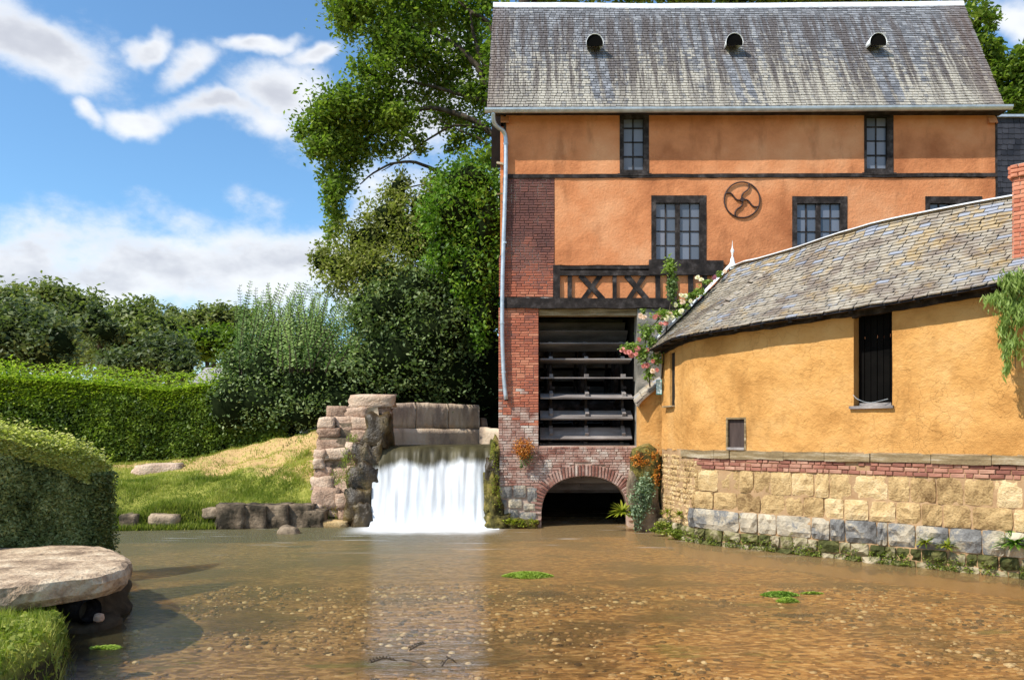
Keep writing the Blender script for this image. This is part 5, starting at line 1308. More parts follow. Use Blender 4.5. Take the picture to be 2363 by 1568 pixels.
# tall tree left of the mill
YT = 25.5
tree = thing('tall_tree', 'tall green tree with long arching branches rising behind the left corner of the mill', 'tree', (1.2, 26.4, 3))
limb([(1.3, 26.6, 2.2), (1.2, 26.5, 6), (.9, 26.4, 10), (.6, 26.2, 14), (.4, 26, 19)], .42, .16, tree, 'trunk')
for pts, r in (([(1190, 340), (1150, 320), (1095, 278), (1040, 258), (975, 252), (900, 285), (830, 330), (780, 350)], .12), ([(1190, 120), (1130, 200), (1100, 150), (1050, 105), (990, 75), (940, 62)], .14),
               ([(1190, 60), (1150, 90), (1125, 50), (1080, 20), (1030, -20)], .12), ([(1120, 295), (1050, 290), (990, 320), (930, 365), (880, 395)], .05), ([(1090, 430), (1020, 400), (960, 375), (905, 377), (860, 400), (830, 425)], .07),
               ([(1180, 240), (1120, 150), (1095, 90), (1085, 20)], .11), ([(1190, 260), (1110, 230), (1050, 215), (960, 190), (880, 190), (800, 230)], .08), ([(1060, 425), (980, 425), (930, 440), (880, 480), (845, 500)], .03),
               ([(990, 75), (930, 90), (870, 60), (810, 30)], .06), ([(870, 555), (815, 545), (790, 480), (772, 400), (775, 330)], .045), ([(1180, 400), (1120, 330), (1060, 300), (1000, 270)], .05)):
    limb([P(a, b, YT + .35 * math.sin(a * .01)) for a, b in pts], r, r * .25, tree)
TBL = [(880, 10, 110, 55, 3200), (790, 5, 45, 45, 700), (800, 55, 38, 38, 650), (820, 25, 50, 40, 700), (990, 25, 100, 50, 3000), (1095, 30, 60, 55, 1800), (905, 90, 65, 48, 1900), (960, 120, 75, 45, 1900), (1075, 125, 45, 55, 900), (1030, 160, 60, 30, 800),
       (870, 165, 62, 42, 1300), (1100, 220, 50, 40, 1100), (1000, 205, 75, 32, 1200), (860, 225, 80, 36, 1900), (780, 240, 62, 38, 1500), (735, 290, 48, 42, 1200), (820, 290, 75, 38, 2000), (925, 275, 62, 30, 1200), (745, 345, 45, 32, 800), (800, 350, 62, 40, 1500), (785, 405, 42, 40, 1000),
       (772, 450, 26, 50, 700), (768, 510, 22, 48, 600), (1045, 275, 50, 28, 700), (1115, 300, 45, 40, 450), (1100, 365, 48, 34, 400), (1060, 330, 36, 26, 400), (900, 340, 40, 24, 350), (960, 330, 42, 22, 300), (1130, 130, 30, 80, 900), (860, 300, 80, 70, 1200), (700, 310, 26, 18, 220), (1130, 400, 40, 60, 500), (1010, 420, 30, 30, 260)]
B = [bl(a, b, YT + .6 * math.sin(i * 1.7), c, d, int(n * 1.15), rd=max(c, d) * .9) for i, (a, b, c, d, n) in enumerate(TBL)]
C, T = blob_points(B, .35, .30, 40); leafobj('crown', C, .155, L_tree, tree, T, up=.4, aspect=.55)
# shrubs left of the mill
def shrub(name, label, cat, blobs, size, mat, core=.72, loc=None, group=None, corek=True, **k):
    c0 = blobs[0][0]; t = thing(name, label, cat, loc or (c0[0], c0[1], 1.5), group); C, T = blob_points(blobs, .62, .20, 40)
    leafobj('foliage', C, size, mat, t, T, **k)
    if corek: core_blob('shrub_shade_core', blobs, core, t)
    limb([(c0[0] - .3, c0[1] + 1.6, 0.2), (c0[0] - .1, c0[1] + 1.2, c0[2] * .6), (c0[0], c0[1], c0[2])], .10, .03, t, 'stem')
    return t
shrub('olive_shrub', 'loose olive green tree in the middle of the thicket, under the tall tree', 'tree', [bl(850, 560, 25, 80, 60, 2600), bl(900, 500, 25, 70, 60, 2200), bl(960, 560, 24.8, 80, 70, 3000), bl(790, 620, 25, 60, 60, 1600), bl(880, 640, 24.6, 100, 70, 3400), bl(740, 600, 25, 30, 40, 500), bl(920, 440, 25, 30, 60, 600), bl(980, 480, 25, 60, 60, 1600)], .13, L_olive, core=.55, up=.3)
shrub('laurel_bush', 'bright glossy laurel growing against the left corner of the mill', 'bush', [bl(1080, 430, 23.6, 75, 60, 3000), bl(1050, 500, 23.5, 80, 70, 3400), bl(1120, 520, 23.4, 50, 90, 2600), bl(1100, 620, 23.4, 60, 80, 2600), bl(1040, 580, 23.6, 60, 60, 1800), bl(1120, 720, 23.6, 40, 80, 1200)], .14, L_laurel, core=.75, up=.2)
shrub('viburnum_bush', 'big grey green bush with dark hollows behind the channel wall', 'bush', [bl(960, 680, 24.2, 95, 70, 4200), bl(880, 720, 24.2, 90, 70, 3800), bl(1010, 760, 24.1, 90, 80, 4000), bl(930, 820, 24.2, 110, 80, 4400), bl(860, 850, 24.6, 90, 70, 2600), bl(1040, 860, 24.8, 90, 90, 3000), bl(1030, 680, 24.4, 60, 60, 1600)], .13, L_viburnum, core=.8, up=.2)
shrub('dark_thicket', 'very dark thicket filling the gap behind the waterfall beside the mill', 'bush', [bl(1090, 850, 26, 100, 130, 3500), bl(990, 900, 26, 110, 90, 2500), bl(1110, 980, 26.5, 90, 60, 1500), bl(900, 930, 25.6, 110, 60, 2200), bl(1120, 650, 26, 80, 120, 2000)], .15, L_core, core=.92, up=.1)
# shoots with feathery leaves
def shoots(name, label, n, x0, x1, yb, Y, hmin, hmax, seed, mat, leaflet=.17, lean=.25, cat='shrub'):
    r = random.Random(seed); t = thing(name, label, cat, tuple(P((x0 + x1) / 2, 1000, Y)));
    CC = []; AA = []; NN = []; TT = []; sb = MB()
    for i in range(n):
        px = r.uniform(x0, x1); base = P(px, yb, Y + r.uniform(-.6, .6)); h = r.uniform(hmin, hmax); a = r.uniform(-1, 1) * lean + lean * .5; yl = r.uniform(-.3, .1)
        pts = [base + Vector((a * h * (k / 6) ** 1.6, yl * h * (k / 6), h * k / 6)) for k in range(7)]; sb.tube(pts, [.02 - .0025 * k for k in range(7)], 4)
        tn = r.uniform(-.8, .9); m = int(h / .045); pp = polyline(pts, 6)
        for k in range(m):
            f = .12 + .88 * k / m; q = pp[int(f * (len(pp) - 1))]; d = (pp[min(len(pp) - 1, int(f * (len(pp) - 1)) + 1)] - q); d = d.normalized() if d.length > 0 else Vector((0, 0, 1)); sd = d.cross(Vector((r.gauss(0, .35), 1, r.gauss(0, .2)))).normalized() * (1 if k % 2 else -1)
            L = leaflet * (1.15 - .6 * f) * r.uniform(.7, 1.2); ax = (sd + d * .55 + Vector((0, r.uniform(-.4, .4), -.1))).normalized() * L
            CC.append(q + ax * .5); AA.append(ax); NN.append(ax.cross(Vector((r.gauss(0, .3), -1, .6))).normalized()); TT.append(max(-1, min(1, tn + r.uniform(-.3, .3) + .4 * (f - .5))))
    C = np.array(CC); A = np.array(AA); Bn = np.array(NN) * np.linalg.norm(A, axis=1, keepdims=True) * .42; N = np.cross(A, Bn); N /= np.linalg.norm(N, axis=1, keepdims=True) + 1e-9
    V, F = quads(C, A, Bn, N); put('foliage', fast_mesh('foliage', V, F, mat, tone=TT), t); sb.build('stems', M_bark, t); return t
shoots('sumac_clump', 'clump of upright feathery sumac shoots rising above the hedge end', 150, 545, 760, 870, 25.2, 1.4, 3.0, 3, L_sumac)
shoots('fern_like_bush', 'arching feathery shoots in front of the dark thicket centre', 90, 640, 840, 860, 24.4, .9, 2.1, 4, L_sumac, .16, .55)
shrub('dark_bush', 'rounded dark bush between the hedge and the stone pier', 'bush', [bl(650, 860, 25.4, 110, 80, 4500), bl(570, 860, 25.5, 70, 70, 2400), bl(740, 880, 25.2, 110, 90, 4500), bl(620, 930, 24.9, 100, 60, 3200), bl(800, 930, 25, 90, 70, 2400), bl(700, 950, 24.8, 90, 50, 2400), bl(540, 930, 24.7, 60, 70, 1800)], .12, L_viburnum, core=.85, up=.2)
# hedges
def hedge(name, label, pts, depth, n, size, side, top, band=.35, seed=1, nt=None, round_=.25, spike=0.):
    """pts: (X, Y, z0, z1) along the front foot; depth to the back (+Y)"""
    t = thing(name, label, 'hedge', (pts[0][0], pts[0][1], pts[0][2])); A = np.array(pts, float)
    seg = np.hypot(np.diff(A[:, 0]), np.diff(A[:, 1])); cum = np.concatenate([[0], np.cumsum(seg)])
    def at(u): return np.stack([np.interp(u * cum[-1], cum, A[:, k]) for k in range(4)], -1)
    def surf(u, w, top_, off):
        q = at(u); z = q[:, 2] + (q[:, 3] - q[:, 2]) * w
        bump = .22 * (fnoise(q[:, 0] * 1.0 + w * 2, q[:, 1] + w * 3, 1.1, seed) - .5) * 2
        rr = round_ * np.clip((w - .8) / .2, 0, 1) ** 2
        return np.stack([q[:, 0], q[:, 1] + off + bump * .6 + rr, z], -1)
    ns = n; u = RS.rand(ns); w = RS.rand(ns) ** .9 * .93; off = RS.rand(ns) ** 2 * .35
    S = surf(u, w, 0, off); S[:, 2] += .06 * RS.normal(size=ns)
    cl = fnoise(S[:, 0] * 1.3 + S[:, 1], S[:, 2] * 1.3, 2.5, seed + 5); keep = cl > .28 - .2 * RS.rand(ns); S, cl, w = S[keep], cl[keep], w[keep]
    leafobj('side_foliage', S, size, side, t, np.clip((cl - .5) * 2.4 + RS.rand(len(S)) * .8 - .4, -1, 1), up=.2)
    nt = nt or int(n * .55); u = RS.rand(nt); q = at(u); dd = RS.rand(nt) * depth; zt = q[:, 3] + .10 * (fnoise(q[:, 0] + 3, q[:, 1] + dd, 1.4, seed + 2) - .5) * 2 - round_ * .5 * (1 - np.clip(dd / .35, 0, 1)) ** 2
    C = np.stack([q[:, 0], q[:, 1] + dd, zt + RS.normal(size=nt) * .05 + (RS.rand(nt) ** 10) * spike], -1)
    fr = np.where(RS.rand(nt) < .45)[0]; C[fr, 1] = q[fr, 1] + RS.rand(len(fr)) * .25; C[fr, 2] = q[fr, 3] - RS.rand(len(fr)) ** 1.5 * band * (.6 + .8 * fnoise(q[fr, 0], q[fr, 1], 1.6, seed))
    leafobj('top_foliage', C, size * 1.05, top, t, np.clip(RS.normal(size=nt) * .45, -1, 1), up=1.0)
    mb = MB(); m = 24
    uu = at(np.linspace(0, 1, m + 1))
    for q in uu: mb.v += [(q[0], q[1] + .30, q[2] - .4), (q[0], q[1] + .34, q[3] - .22), (q[0], q[1] + depth - .1, q[3] - .16), (q[0], q[1] + depth - .1, q[2] - .4)]
    for i in range(m):
        for k in range(4): mb.f.append((i * 4 + k, i * 4 + 4 + k, i * 4 + 4 + (k + 1) % 4, i * 4 + (k + 1) % 4))
    mb.f.append((0, 1, 2, 3)); mb.f.append(tuple(m * 4 + k for k in (3, 2, 1, 0))); mb.build('hedge_shade_core', L_core, t); return t  # dark solid core added to stop light passing through the hedge
def hp(px, yb, yt, Y): a = P(px, yb, Y); b = P(px, yt, Y); return (a.x, a.y, a.z - .1, b.z)
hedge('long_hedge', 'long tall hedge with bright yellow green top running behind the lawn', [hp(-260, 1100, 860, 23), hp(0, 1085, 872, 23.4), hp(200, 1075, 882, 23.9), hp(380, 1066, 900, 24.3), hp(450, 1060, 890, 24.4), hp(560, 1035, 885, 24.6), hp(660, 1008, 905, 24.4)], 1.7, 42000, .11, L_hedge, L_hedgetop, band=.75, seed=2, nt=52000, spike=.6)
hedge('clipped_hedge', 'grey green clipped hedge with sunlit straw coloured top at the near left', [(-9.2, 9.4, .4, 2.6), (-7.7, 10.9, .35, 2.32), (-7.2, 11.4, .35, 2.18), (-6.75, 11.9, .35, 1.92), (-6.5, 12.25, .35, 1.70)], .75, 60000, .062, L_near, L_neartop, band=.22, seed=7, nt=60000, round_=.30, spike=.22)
C = np.stack([-6.5 + RS.normal(size=9000) * .05 + .06 * 0, 12.25 + RS.rand(9000) * .7, .2 + RS.rand(9000) * 1.45], -1); leafobj('end_foliage', C, .062, L_near, COL.objects['clipped_hedge'], RS.rand(9000) * 1.6 - 1)
# far trees
def far_tree(label, blobs, size, mat, group='trees beyond the long hedge', name='far_tree', corek=.7, trunk=True):
    t = thing(name, label, 'tree', (blobs[0][0][0], blobs[0][0][1], 1.5), group); C, T = blob_points(blobs, .6, .2, 30); leafobj('crown', C, size, mat, t, T, up=.4)
    if corek: core_blob('crown_shade_core', blobs, corek, t)
    c = blobs[0][0]; limb([(c[0], c[1], 1), (c[0] + .2, c[1], c[2] * .6), (c[0], c[1], c[2])], .3, .1, t, 'trunk'); return t
far_tree('big dark rounded tree at the left edge behind the hedge', [bl(50, 770, 46, 95, 85, 3000), bl(110, 800, 45, 70, 70, 1800), bl(0, 800, 45, 70, 80, 1800)], .34, L_fardk)
far_tree('pale olive tree peeking over the dark tree at the far left', [bl(20, 700, 62, 75, 50, 1700), bl(-50, 720, 62, 70, 60, 1000)], .42, L_far)
far_tree('tall pale tree with a two humped top second from the left', [bl(130, 690, 60, 55, 42, 1200), bl(185, 720, 60, 75, 55, 2000), bl(160, 790, 58, 90, 60, 2000)], .40, L_far)
far_tree('dark pine with ragged spiky top over the middle of the hedge', [bl(225, 735, 50, 24, 40, 600), bl(240, 765, 50, 45, 34, 800), bl(200, 752, 50, 26, 26, 350)], .26, L_fardk)
far_tree('broad grey green tree in the centre of the row beyond the hedge', [bl(310, 745, 55, 85, 50, 2200), bl(370, 775, 54, 80, 60, 2200), bl(290, 800, 52, 90, 60, 2400)], .36, L_far)
far_tree('dark orchard tree right above the hedge with drooping branches', [bl(380, 820, 42, 62, 55, 2600), bl(300, 840, 42, 70, 45, 2400), bl(420, 850, 41, 40, 35, 900)], .27, L_fardk)
far_tree('thin leaved young tree standing above the grey green one', [bl(350, 712, 64, 22, 26, 300), bl(400, 735, 64, 36, 26, 400)], .34, L_far, corek=0)
far_tree('brownish round tree at the right end of the row', [bl(470, 735, 66, 42, 34, 900), bl(430, 760, 65, 52, 40, 1100), bl(515, 740, 64, 42, 36, 900), bl(560, 745, 64, 40, 36, 700)], .40, L_far)
far_tree('bright yellow green tree above the little grey roof', [bl(490, 790, 52, 62, 38, 2200), bl(540, 800, 52, 50, 40, 1400), bl(450, 810, 52, 34, 28, 700)], .33, L_farlt)
fw = leaf_arrays(np.stack([RS.rand(26000) * 170 - 95, 78 + RS.rand(26000) * 14, 1 + RS.rand(26000) ** .7 * (7.5 + 2.5 * np.sin(np.arange(26000) % 97))], -1), .9, up=.3)
o = put('far_wood', fast_mesh('far_wood', fw[0], fw[1], L_far, tone=RS.rand(26000) * 1.6 - 1)); tag(o, 'far wood closing the view behind the orchard trees', 'wood', kind='stuff')
# grey roof of a house beyond the hedge
hs = thing('distant_shed', 'pale grey roof of a shed just showing over the hedge', 'shed', tuple(P(480, 1000, 40))); a, b = P(447, 868, 38), P(535, 840, 38); mb = MB(); mb.box(a.x, b.x + .8, 38.4, 41, 1, a.z - .2); mb.build('wall', M_greywall, hs)
mb = MB(); mb.add([(a.x - .2, 38, a.z - .3), (b.x + 1, 38, a.z - .3), (b.x + 1, 40, b.z), (a.x - .2, 40, b.z), (b.x + 1, 42, a.z - .3), (a.x - .2, 42, a.z - .3)], [(0, 1, 2, 3), (3, 2, 4, 5)]); r_ = mb.build('roof', mottled('pale_roofing', [(.1, (.25, .23, .25)), (.9, (.42, .38, .38))], 2, .6, 0, .8), hs); s_ = r_.modifiers.new('t', 'SOLIDIFY'); s_.thickness = .08
# trees behind the mill
far_tree('leafy tree with sparse branches behind the right gable of the mill', [bl(2255, 40, 31, 38, 40, 900), bl(2275, 110, 31, 42, 42, 1100), bl(2290, 170, 31, 40, 36, 900), bl(2330, 195, 31, 50, 40, 1300), bl(2362, 150, 31, 40, 45, 1100), bl(2320, 245, 31, 60, 34, 1000), bl(2365, 225, 31, 40, 50, 1000), bl(2400, 180, 31, 60, 60, 1200), bl(2240, 150, 32, 40, 60, 700)], .24, L_tree, group='trees behind the mill', name='tree', corek=0)
far_tree('treetops just showing over the ridge of the mill', [bl(px, -28 + 7 * math.sin(px), 34, 90, 36, 1500) for px in range(1230, 2200, 120)], .26, L_tree, group='trees behind the mill', name='tree', corek=.6)
# grass
def blades(name, X, Y, Z, L, Wd, mat, tone):
    n = len(X); a = RS.rand(n) * 6.283; lean = RS.normal(size=(n, 2)) * .35; b = np.stack([np.cos(a), np.sin(a), np.zeros(n)], -1) * Wd[:, None]
    base = np.stack([X, Y, Z - .01], -1); tip = base + np.stack([lean[:, 0] * L, lean[:, 1] * L, L], -1); V = np.stack([base - b, base + b, tip], 1).reshape(-1, 3)
    return put(name, fast_mesh(name, V, np.arange(n * 3).reshape(n, 3), mat, tone=tone))
def lawn_grass():
    n = 230000; X = -13 + 9.3 * RS.rand(n); Y = 18.6 + 6 * RS.rand(n); Z = ground(X, Y); d = sdf(X, Y)
    g_ = fnoise(X, Y, .9, 4) * .8 + fnoise(X, Y, 3.5, 5) * .35 - np.clip((Z - .9) / .7, 0, 1) * .30 + (d < .6) * .25; k = (d > .06) & ((g_ + .34 * (RS.rand(n) - .5) > .56) | (RS.rand(n) < .10)); X, Y, Z, d = X[k], Y[k], Z[k], d[k]; n = len(X)
    L = (.03 + .05 * RS.rand(n)) * (1 + 1.0 * (d < .3) + .9 * (fnoise(X, Y, 1.5, 8) > .62)); o = blades('lawn_grass', X, Y, Z, L, .008 + .006 * RS.rand(n), L_grass, np.clip(fnoise(X, Y, 1.1, 6) * 3 - 1.5 + RS.rand(n) * .8 - .2, -1, 1)); tag(o, 'short summer grass on the sloping lawn above the pond', 'grass', kind='stuff')
    n = 70000; X = -9 + 6 * RS.rand(n); Y = 4.8 + 5.2 * RS.rand(n); Z = ground(X, Y); d = sdf(X, Y); k = (d > .10) & (Y < 9.6 - .0 * X) & (np.abs(X) < Y * .72); X, Y, Z, d = X[k], Y[k], Z[k], d[k]; n = len(X)
    L = (.03 + .06 * RS.rand(n)) * (1 + .9 * (fnoise(X, Y, 3, 3) > .5)); o = blades('bank_grass', X, Y, Z, L, .004 + .006 * RS.rand(n), L_grass, np.clip(fnoise(X, Y, 3.1, 6) * 3 - 1.4 + RS.rand(n) * .8 - .3, -1, 1)); tag(o, 'lush grass and clover on the near left bank below the slab', 'grass', kind='stuff')
    # leafy ground cover hanging over the near bank and the middle bank
    n = 15000; X = -9 + 6 * RS.rand(n); Y = 4.8 + 4.6 * RS.rand(n); Z = ground(X, Y); d = sdf(X, Y); k = (d > -.03) & (fnoise(X, Y, 2.2, 11) + .5 * (d < .35) > .45); C = np.stack([X[k], Y[k], Z[k] + .02 + .06 * RS.rand(k.sum())], -1)
    o = leafobj('ground_cover', C, .05, L_grass, None, RS.rand(len(C)) * 1.6 - .8, up=.8, aspect=.8); tag(o, 'small leaved weeds among the grass of the near bank', 'weeds', kind='stuff')
    n = 26000; X = -10 + 4.3 * RS.rand(n); Y = 18.3 + 1.3 * RS.rand(n); d = sdf(X, Y); Z = np.maximum(ground(X, Y), 0); k = (d > -.12) & (d < .5) & (X < -7.0); X, Y, Z, d = X[k], Y[k], Z[k], d[k]; n = len(X)
    o = blades('bank_weeds', X, Y, Z, .06 + .14 * RS.rand(n), .008 + .010 * RS.rand(n), L_grass, np.clip(RS.normal(size=n) * .5 - .1, -1, 1)); tag(o, 'long green weeds trailing from the middle bank to the pond', 'weeds', kind='stuff')
lawn_grass()
# strap leaved plants
def tuft(name, label, px, py, Y, R, n, mat, cat='plant', wd=.16, up=.6, group=None, seed=0, face=(0, -1, 0)):
    r = random.Random(seed + int(px)); c = P(px, py, Y); t = thing(name, label, cat, tuple(c), group); mb = MB(); T = []; f = Vector(face)
    for i in range(n):
        a = r.uniform(0, 6.283); d = Vector((math.cos(a), math.sin(a) * .8, 0)) + f * .5; d.z = r.uniform(-.3, 1.0) * up + .15; d.normalize(); L = R * r.uniform(.55, 1.15); sd = d.cross(Vector((0, 0, 1))).normalized() * L * wd * .5; p = [c + d * L * k / 3 + Vector((0, 0, -L * .28 * (k / 3) ** 2)) for k in range(4)]
        b = len(mb.v)
        for k, w in ((0, .4), (1, 1), (2, .8)): mb.v += [tuple(p[k] - sd * w), tuple(p[k] + sd * w)]
        mb.v.append(tuple(p[3])); mb.f += [(b, b + 1, b + 3, b + 2), (b + 2, b + 3, b + 5, b + 4), (b + 4, b + 5, b + 6)]; T += [max(-1, min(1, r.gauss(0, .5)))] * 3
    me = mb.mesh('leaves', mat); a_ = me.attributes.new('tone', 'FLOAT', 'FACE'); a_.data.foreach_set('value', np.array(T, dtype=np.float32)); put('leaves', me, t); return t
tuft('hart_tongue_fern', 'bright yellow green fern at the right side of the arch by the water', 1437, 1180, 18.55, .38, 120, L_fern, 'fern', .14, .8, seed=1)
rk = thing('plant_covered_rock', 'tall mossy boulder overgrown with silvery plants between arch and cottage', 'rock', (3.0, 18.4, 0))
for i, (px, py, w, h) in enumerate(((1488, 1085, 62, 90), (1484, 1140, 64, 90), (1496, 1195, 58, 80))): q = P(px, py, 18.5); rock('rock_lobe', q + Vector((0, .1, 0)), (w / 97, .55, h / 97 * 1.2), 900 + i, M_mossrock if i == 0 else M_bank, rk, div=6, rough=.16, square=.5)
def patch(name, label, blobs, size, mat, cat='plant', group=None, shell=.5, **k):
    t = thing(name, label, cat, blobs[0][0], group); C, T = blob_points(blobs, shell, .25, 25); leafobj('leaves', C, size, mat, t, T, **k); return t
patch('silvery_plant', 'silvery green trailing plant hanging on the mossy boulder', [bl(1478, 1150, 18.2, 24, 40, 900, 12), bl(1492, 1120, 18.2, 24, 26, 600, 12), bl(1468, 1190, 18.2, 16, 28, 350, 10)], .065, L_blue, up=.2)
patch('red_stem_plant', 'reddish stonecrop with thin stems on top of the mossy boulder', [bl(1487, 1056, 18.3, 34, 16, 420, 16), bl(1512, 1060, 18.3, 14, 26, 160, 8), bl(1510, 1100, 18.2, 12, 20, 160, 8)], .05, L_orange, up=.2)
patch('orange_sedum', 'round orange sedum cushion growing on the brick pier above the arch', [bl(1208, 1034, 19.12, 21, 19, 1100, 14)], .045, L_orange, shell=.85, up=.3)
patch('sedum_tail', 'dark trailing stems below the orange cushion on the pier', [bl(1212, 1060, 19.2, 15, 22, 260, 6)], .05, L_viburnum, up=.0)
patch('moss_tuft', 'thin yellow green moss fringe on the rock between fall and pier', [bl(1140, 1060, 19.15, 10, 40, 260, 8), bl(1143, 1130, 19.0, 12, 50, 260, 8)], .035, L_fern, cat='moss', up=.2)
patch('moss_weeds', 'small pale weeds at the foot of the brick pier', [bl(1190, 1205, 18.95, 36, 9, 320, 8), bl(1232, 1202, 18.95, 12, 10, 120, 8)], .05, L_fern, up=.4)
patch('pier_grass', 'green grass tuft growing from the joints of the stepped stone pier', [bl(800, 1072, 19.4, 14, 40, 420, 10), bl(815, 1010, 19.45, 14, 12, 160, 8), bl(778, 1100, 19.4, 16, 20, 200, 8)], .07, L_grass, up=.2, aspect=.25, droop=1.5)
for i, (px, s, R, n, lb) in enumerate(((1548, -.9, .22, 40, 'small bright fern on the rubble end of the cottage, nearer the boulder'), (1576, -.35, .24, 44, 'small fern on the rounded corner of the cottage footing'), (2140, 0, .24, 60, 'left one of the two ferns rooted low in the grey stone footing'), (2187, 0, .24, 60, 'right one of the two ferns rooted low in the grey stone footing'), (2345, 0, .36, 110, 'big dark fern on the footing at the right edge of the picture'), (1830, 0, .07, 12, 'tiny green sprout in a joint of the grey footing stones'), (1712, 0, .06, 10, 'tiny sprout in the joint of the first long grey stone'), (2085, 0, .08, 14, 'tiny sprout at the mossy waterline left of the twin ferns'))):
    s = s_at(px); zz = (.5, .52, .44, .42, .55, .38, .62, .18)[i]; p, d, n_ = path(s, .08, zz); q = (1181.5 + p.x * FPX / p.y, 1000 - (p.z - ZC) * FPX / p.y)
    tuft('wall_fern', lb, q[0], q[1], p.y, R, n, L_fern if i not in (4,) else L_laurel, 'fern', .13, .9, 'ferns on the cottage footing', seed=40 + i, face=tuple(n_ * 1.0))
patch('water_edge_weeds', 'light green weeds at the water line under the rounded cottage corner', [bl(1530, 1218, 17.6, 24, 14, 500, 10), bl(1555, 1230, 17.0, 26, 10, 400, 10)], .07, L_grass, up=.5)
C = []; 
for i in range(5200):
    s = -1.2 + 9.2 * RS.rand(); zz = .02 + .20 * RS.rand() ** 1.5
    if fbm(s * 2.2, 3, 1) + .25 * RS.rand() > .0: p, d, n_ = path(s, .03 + .1 * RS.rand(), zz); C.append(tuple(p))
C = np.array(C); o = leafobj('footing_moss', C, .035, L_grass, None, RS.rand(len(C)) * 1.2 - 1, up=.3, aspect=.7); tag(o, 'green moss and tiny plants along the water line of the cottage footing', 'moss', kind='stuff')
# vine hanging at the top right
vb = []
for (px, py, rx, ry, n) in ((2350, 655, 40, 28, 900), (2330, 700, 44, 22, 700), (2360, 730, 36, 30, 700), (2318, 762, 16, 30, 260), (2325, 800, 14, 34, 240), (2350, 800, 20, 30, 200), (2322, 850, 10, 26, 110), (2300, 690, 24, 14, 200)):
    s = s_at(px, OV + .1); p, d, n_ = path(s, OV + .12, 0); vb.append(bl(px, py, p.y, rx, ry, n, 16))
vt = thing('hanging_vine', 'feathery green vine hanging over the cottage eave at the right edge', 'climbing plant', vb[0][0]); C, T = blob_points(vb, .3, .28, 16); leafobj('leaves', C, .12, L_rose, vt, T, up=.1, aspect=.22, droop=1.6)
for px in (2322, 2345): s = s_at(px, OV + .1); p, _, _ = path(s, OV + .1, 0); limb([P(2380, 640, p.y), P((px + 2375) / 2, 680, p.y), P(px, 760, p.y), P(px - 2, 850, p.y)], .012, .004, vt, 'stem')
# climbing rose
def rz(zx, zy): return ((1540 + zx / 4.9) * .923, (640 + zy / 4.9) * .923)
rose = thing('climbing_rose', 'climbing rose with pink and cream blooms between the wheel opening and the cottage roof', 'rose bush', (3.2, 18.3, 1.8)); YRo = 18.2
def rb(zx, zy, r, ry, n): a, b = rz(zx, zy); return bl(a, b, YRo, r * .188, ry * .188, n, r * .16)
RB = [rb(370, 930, 80, 80, 260), rb(200, 1110, 110, 50, 240), rb(320, 1190, 90, 90, 340), rb(500, 1230, 70, 80, 220), rb(400, 1440, 60, 70, 160), rb(580, 720, 120, 50, 300), rb(520, 880, 40, 60, 120), rb(740, 710, 60, 50, 150), rb(830, 610, 70, 50, 180), rb(920, 500, 70, 40, 150), rb(1020, 420, 60, 60, 120), rb(1270, 210, 40, 40, 60), rb(440, 1050, 60, 60, 180), rb(650, 60, 50, 60, 90), rb(655, 150, 80, 60, 160), rb(690, 260, 40, 60, 90), rb(330, 690, 50, 30, 50), rb(1100, 330, 50, 40, 70)]
C, T = blob_points(RB, .2, .35, 12); leafobj('leaves', C, .085, L_rose, rose, T, up=.5, aspect=.6)
C, T = blob_points([rb(700, 420, 60, 120, 260), rb(690, 330, 50, 60, 100)], .2, .35, 12); leafobj('ivy_leaves', C, .09, L_viburnum, rose, T, up=.3, aspect=.6)  # darker green leaves of the ivy shoot
for pts in ([(420, 1600), (400, 1400), (360, 1200), (380, 950), (500, 800), (620, 700), (830, 600), (1000, 420), (1280, 190)], [(380, 1200), (250, 1130), (80, 1150)], [(560, 1500), (620, 900), (680, 500), (690, 250), (640, 40)]):
    limb([P(*rz(a, b), YRo + .05) for a, b in pts], .018, .006, rose, 'stem')
def bloom_mesh(mat, seed):
    r = random.Random(seed); mb = MB()
    for ringi, (n, R, el) in enumerate(((6, 1.0, .25), (5, .72, .75), (4, .42, 1.2))):
        for k in range(n):
            a = 6.283 * (k + .5 * (ringi % 2)) / n + r.uniform(-.2, .2); d = Vector((math.cos(a), 0, math.sin(a))); f = Vector((0, -1, 0)); s = Vector((-math.sin(a), 0, math.cos(a))); R_ = R * r.uniform(.85, 1.1)
            b0 = d * R_ * .15 + f * .1; m_ = d * R_ * .75 * math.cos(el * .5) + f * (el * .55); tip = d * R_ * math.cos(el * .6) + f * (el * .45)
            mb.add([b0, m_ + s * R_ * .5, tip, m_ - s * R_ * .5], [(0, 1, 2, 3)])
    return mb.mesh('rose_bloom', mat)
cols = {'pink': ((.62, .12, .14), (.78, .30, .28), (.88, .55, .48)), 'pale': ((.74, .42, .34), (.85, .62, .50), (.92, .80, .66)), 'cream': ((.80, .66, .46), (.88, .80, .60), (.93, .89, .76)), 'mauve': ((.45, .12, .22), (.56, .22, .34), (.7, .4, .5))}
bms = {k: bloom_mesh(leaf_mat(k + '_petal', *v, .3), i) for i, (k, v) in enumerate(cols.items())}
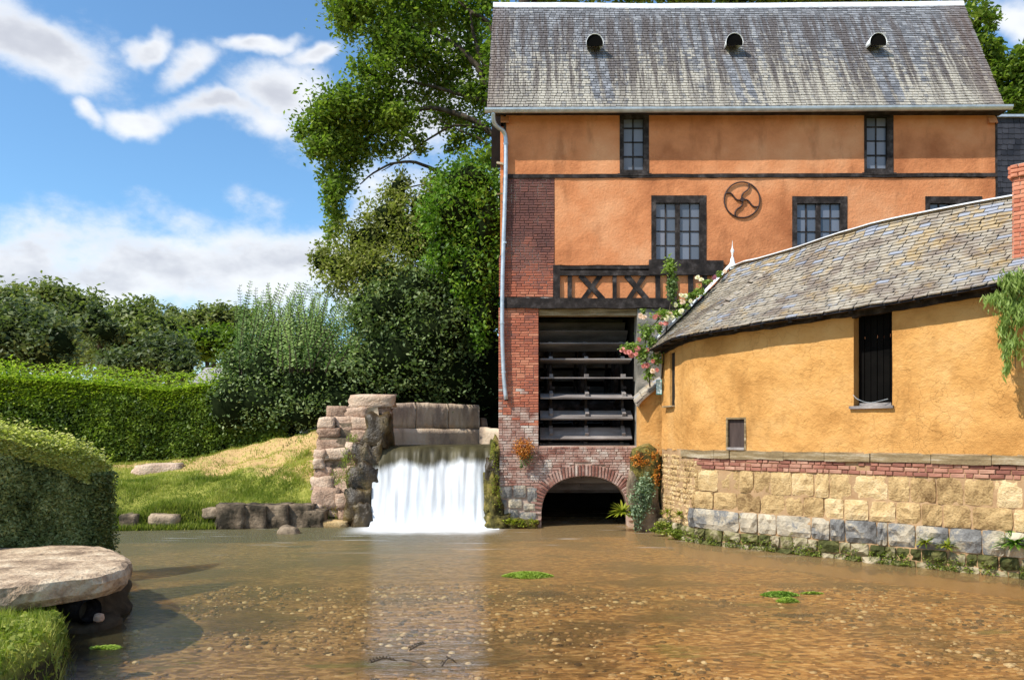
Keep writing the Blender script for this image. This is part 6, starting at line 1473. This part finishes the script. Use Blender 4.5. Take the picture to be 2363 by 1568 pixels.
BL = [(80, 1150, 'pink'), (120, 1172, 'pink'), (165, 1180, 'pink'), (190, 1212, 'pink'), (250, 1200, 'pink'), (262, 1130, 'pink'), (282, 1022, 'pink'), (380, 1150, 'pink'), (492, 1175, 'pale'), (455, 1285, 'pink'), (335, 1345, 'pink'), (378, 1338, 'pink'), (450, 1408, 'pale'), (502, 1395, 'pink'), (305, 735, 'pale'), (345, 752, 'pale'), (475, 745, 'pink'), (525, 718, 'pink'), (552, 745, 'pale'), (630, 710, 'pale'), (670, 705, 'pale'), (620, 757, 'cream'), (685, 750, 'cream'), (548, 830, 'pink'), (610, 825, 'pink'), (730, 597, 'cream'), (815, 560, 'pale'), (912, 552, 'cream'), (800, 675, 'cream'), (1000, 262, 'cream'), (1045, 288, 'cream'), (1205, 260, 'mauve'), (800, 480, 'cream'), (846, 490, 'cream'), (1335, 188, 'pale')]
r = random.Random(2)
for a, b, c in BL:
    o = bpy.data.objects.new('rose_bloom', bms[c]); COL.objects.link(o); o.parent = rose; k = r.uniform(.055, .078); M = Matrix.Translation(P(*rz(a, b), YRo - .12 + r.uniform(-.05, .05)) - rose.location) @ Matrix.Rotation(r.uniform(-.6, .3), 4, 'X') @ Matrix.Rotation(r.uniform(-.5, .5), 4, 'Z') @ Matrix.Rotation(r.uniform(0, 6), 4, 'Y') @ Matrix.Diagonal((k, k * 1.1, k, 1)); o.matrix_local = M
# ------------------------------------------------------------------ things in the water
def mound(name, label, px, py, w, dep, h, n, mat, seed):
    Y = ZC * FPX / (py - 1000); s = Y / FPX; c = P(px, py, Y); r_ = RS; t = thing(name, label, 'water weed', (c.x, c.y, 0)); th = r_.rand(n) * 6.283; rr = np.sqrt(r_.rand(n))
    C = np.stack([c.x + np.cos(th) * rr * w / 2, c.y + np.sin(th) * rr * dep / 2 * (1 + .3 * np.sin(th * 3 + seed)), h * (1 - rr ** 2) + .004], -1)
    leafobj('leaves', C, .035, mat, t, RS.rand(n) * 1.6 - .6, up=1.5, aspect=.7)
    mb = MB(); m = 20
    mb.v.append((c.x, c.y, h * .8))
    for k in range(m): a = 6.283 * k / m; mb.v.append((c.x + math.cos(a) * w * .45, c.y + math.sin(a) * dep * .45, -.01))
    mb.f = [(0, 1 + k, 1 + (k + 1) % m) for k in range(m)]; mb.build('mat', L_viburnum if seed else L_weed, t); return t
mound('weed_cushion', 'flat light green cushion of weed in the middle of the pond', 1218, 1329, .82, .38, .07, 2600, L_weed, 0)
mound('weed_cushion', 'dark centred green weed clump in the pond toward the right', 1800, 1373, .55, .24, .05, 900, L_laurel, 1)
mound('weed_cushion', 'small bright weed clump in front of the dark centred one', 1817, 1387, .3, .18, .05, 900, L_weed, 2)
mound('weed_cushion', 'thin bright weed streak right of the dark centred clump', 1873, 1369, .32, .08, .02, 400, L_weed, 3)
mound('weed_cushion', 'thin pale weed patch near the left bank below the slab', 245, 1494, .34, .14, .015, 400, L_weed, 4)
def twig(name, label, pts, cat='twig', comb=0, mat=None):
    w = [P(a, b, ZC * FPX / (b - 1000)) for a, b in pts]; t = thing(name, label, cat, tuple(w[0])); z = [.02, .035, .02, .01]
    pp = [Vector((q.x, q.y, z[i % 4])) for i, q in enumerate(w)]; limb(pp, .008, .004, t, 'stem')
    for k in range(comb):
        f = (k + .5) / comb * (len(pp) - 1); i = int(f); q = pp[i].lerp(pp[min(i + 1, len(pp) - 1)], f - i); mb = MB(); mb.tube([q, q + Vector((-.015, -.03, .035)), q + Vector((-.03, -.07, .01))], [.004, .006, .002], 5); mb.build('pod', M_bark, t)
twig('floating_twig', 'pale forked twig floating in the foreground water', [(930, 1525), (955, 1534), (985, 1543)], mat=1)
twig('floating_twig', 'dark comb shaped dead frond lying left of the pale twig', [(855, 1532), (885, 1527), (915, 1528)], comb=8)
twig('floating_twig', 'dark comb shaped frond tip standing behind the pale twig', [(945, 1503), (965, 1496), (982, 1488)], comb=6)
twig('floating_twig', 'small dark forked twig right of the pale twig', [(1020, 1540), (1035, 1526), (1055, 1534)], comb=3)
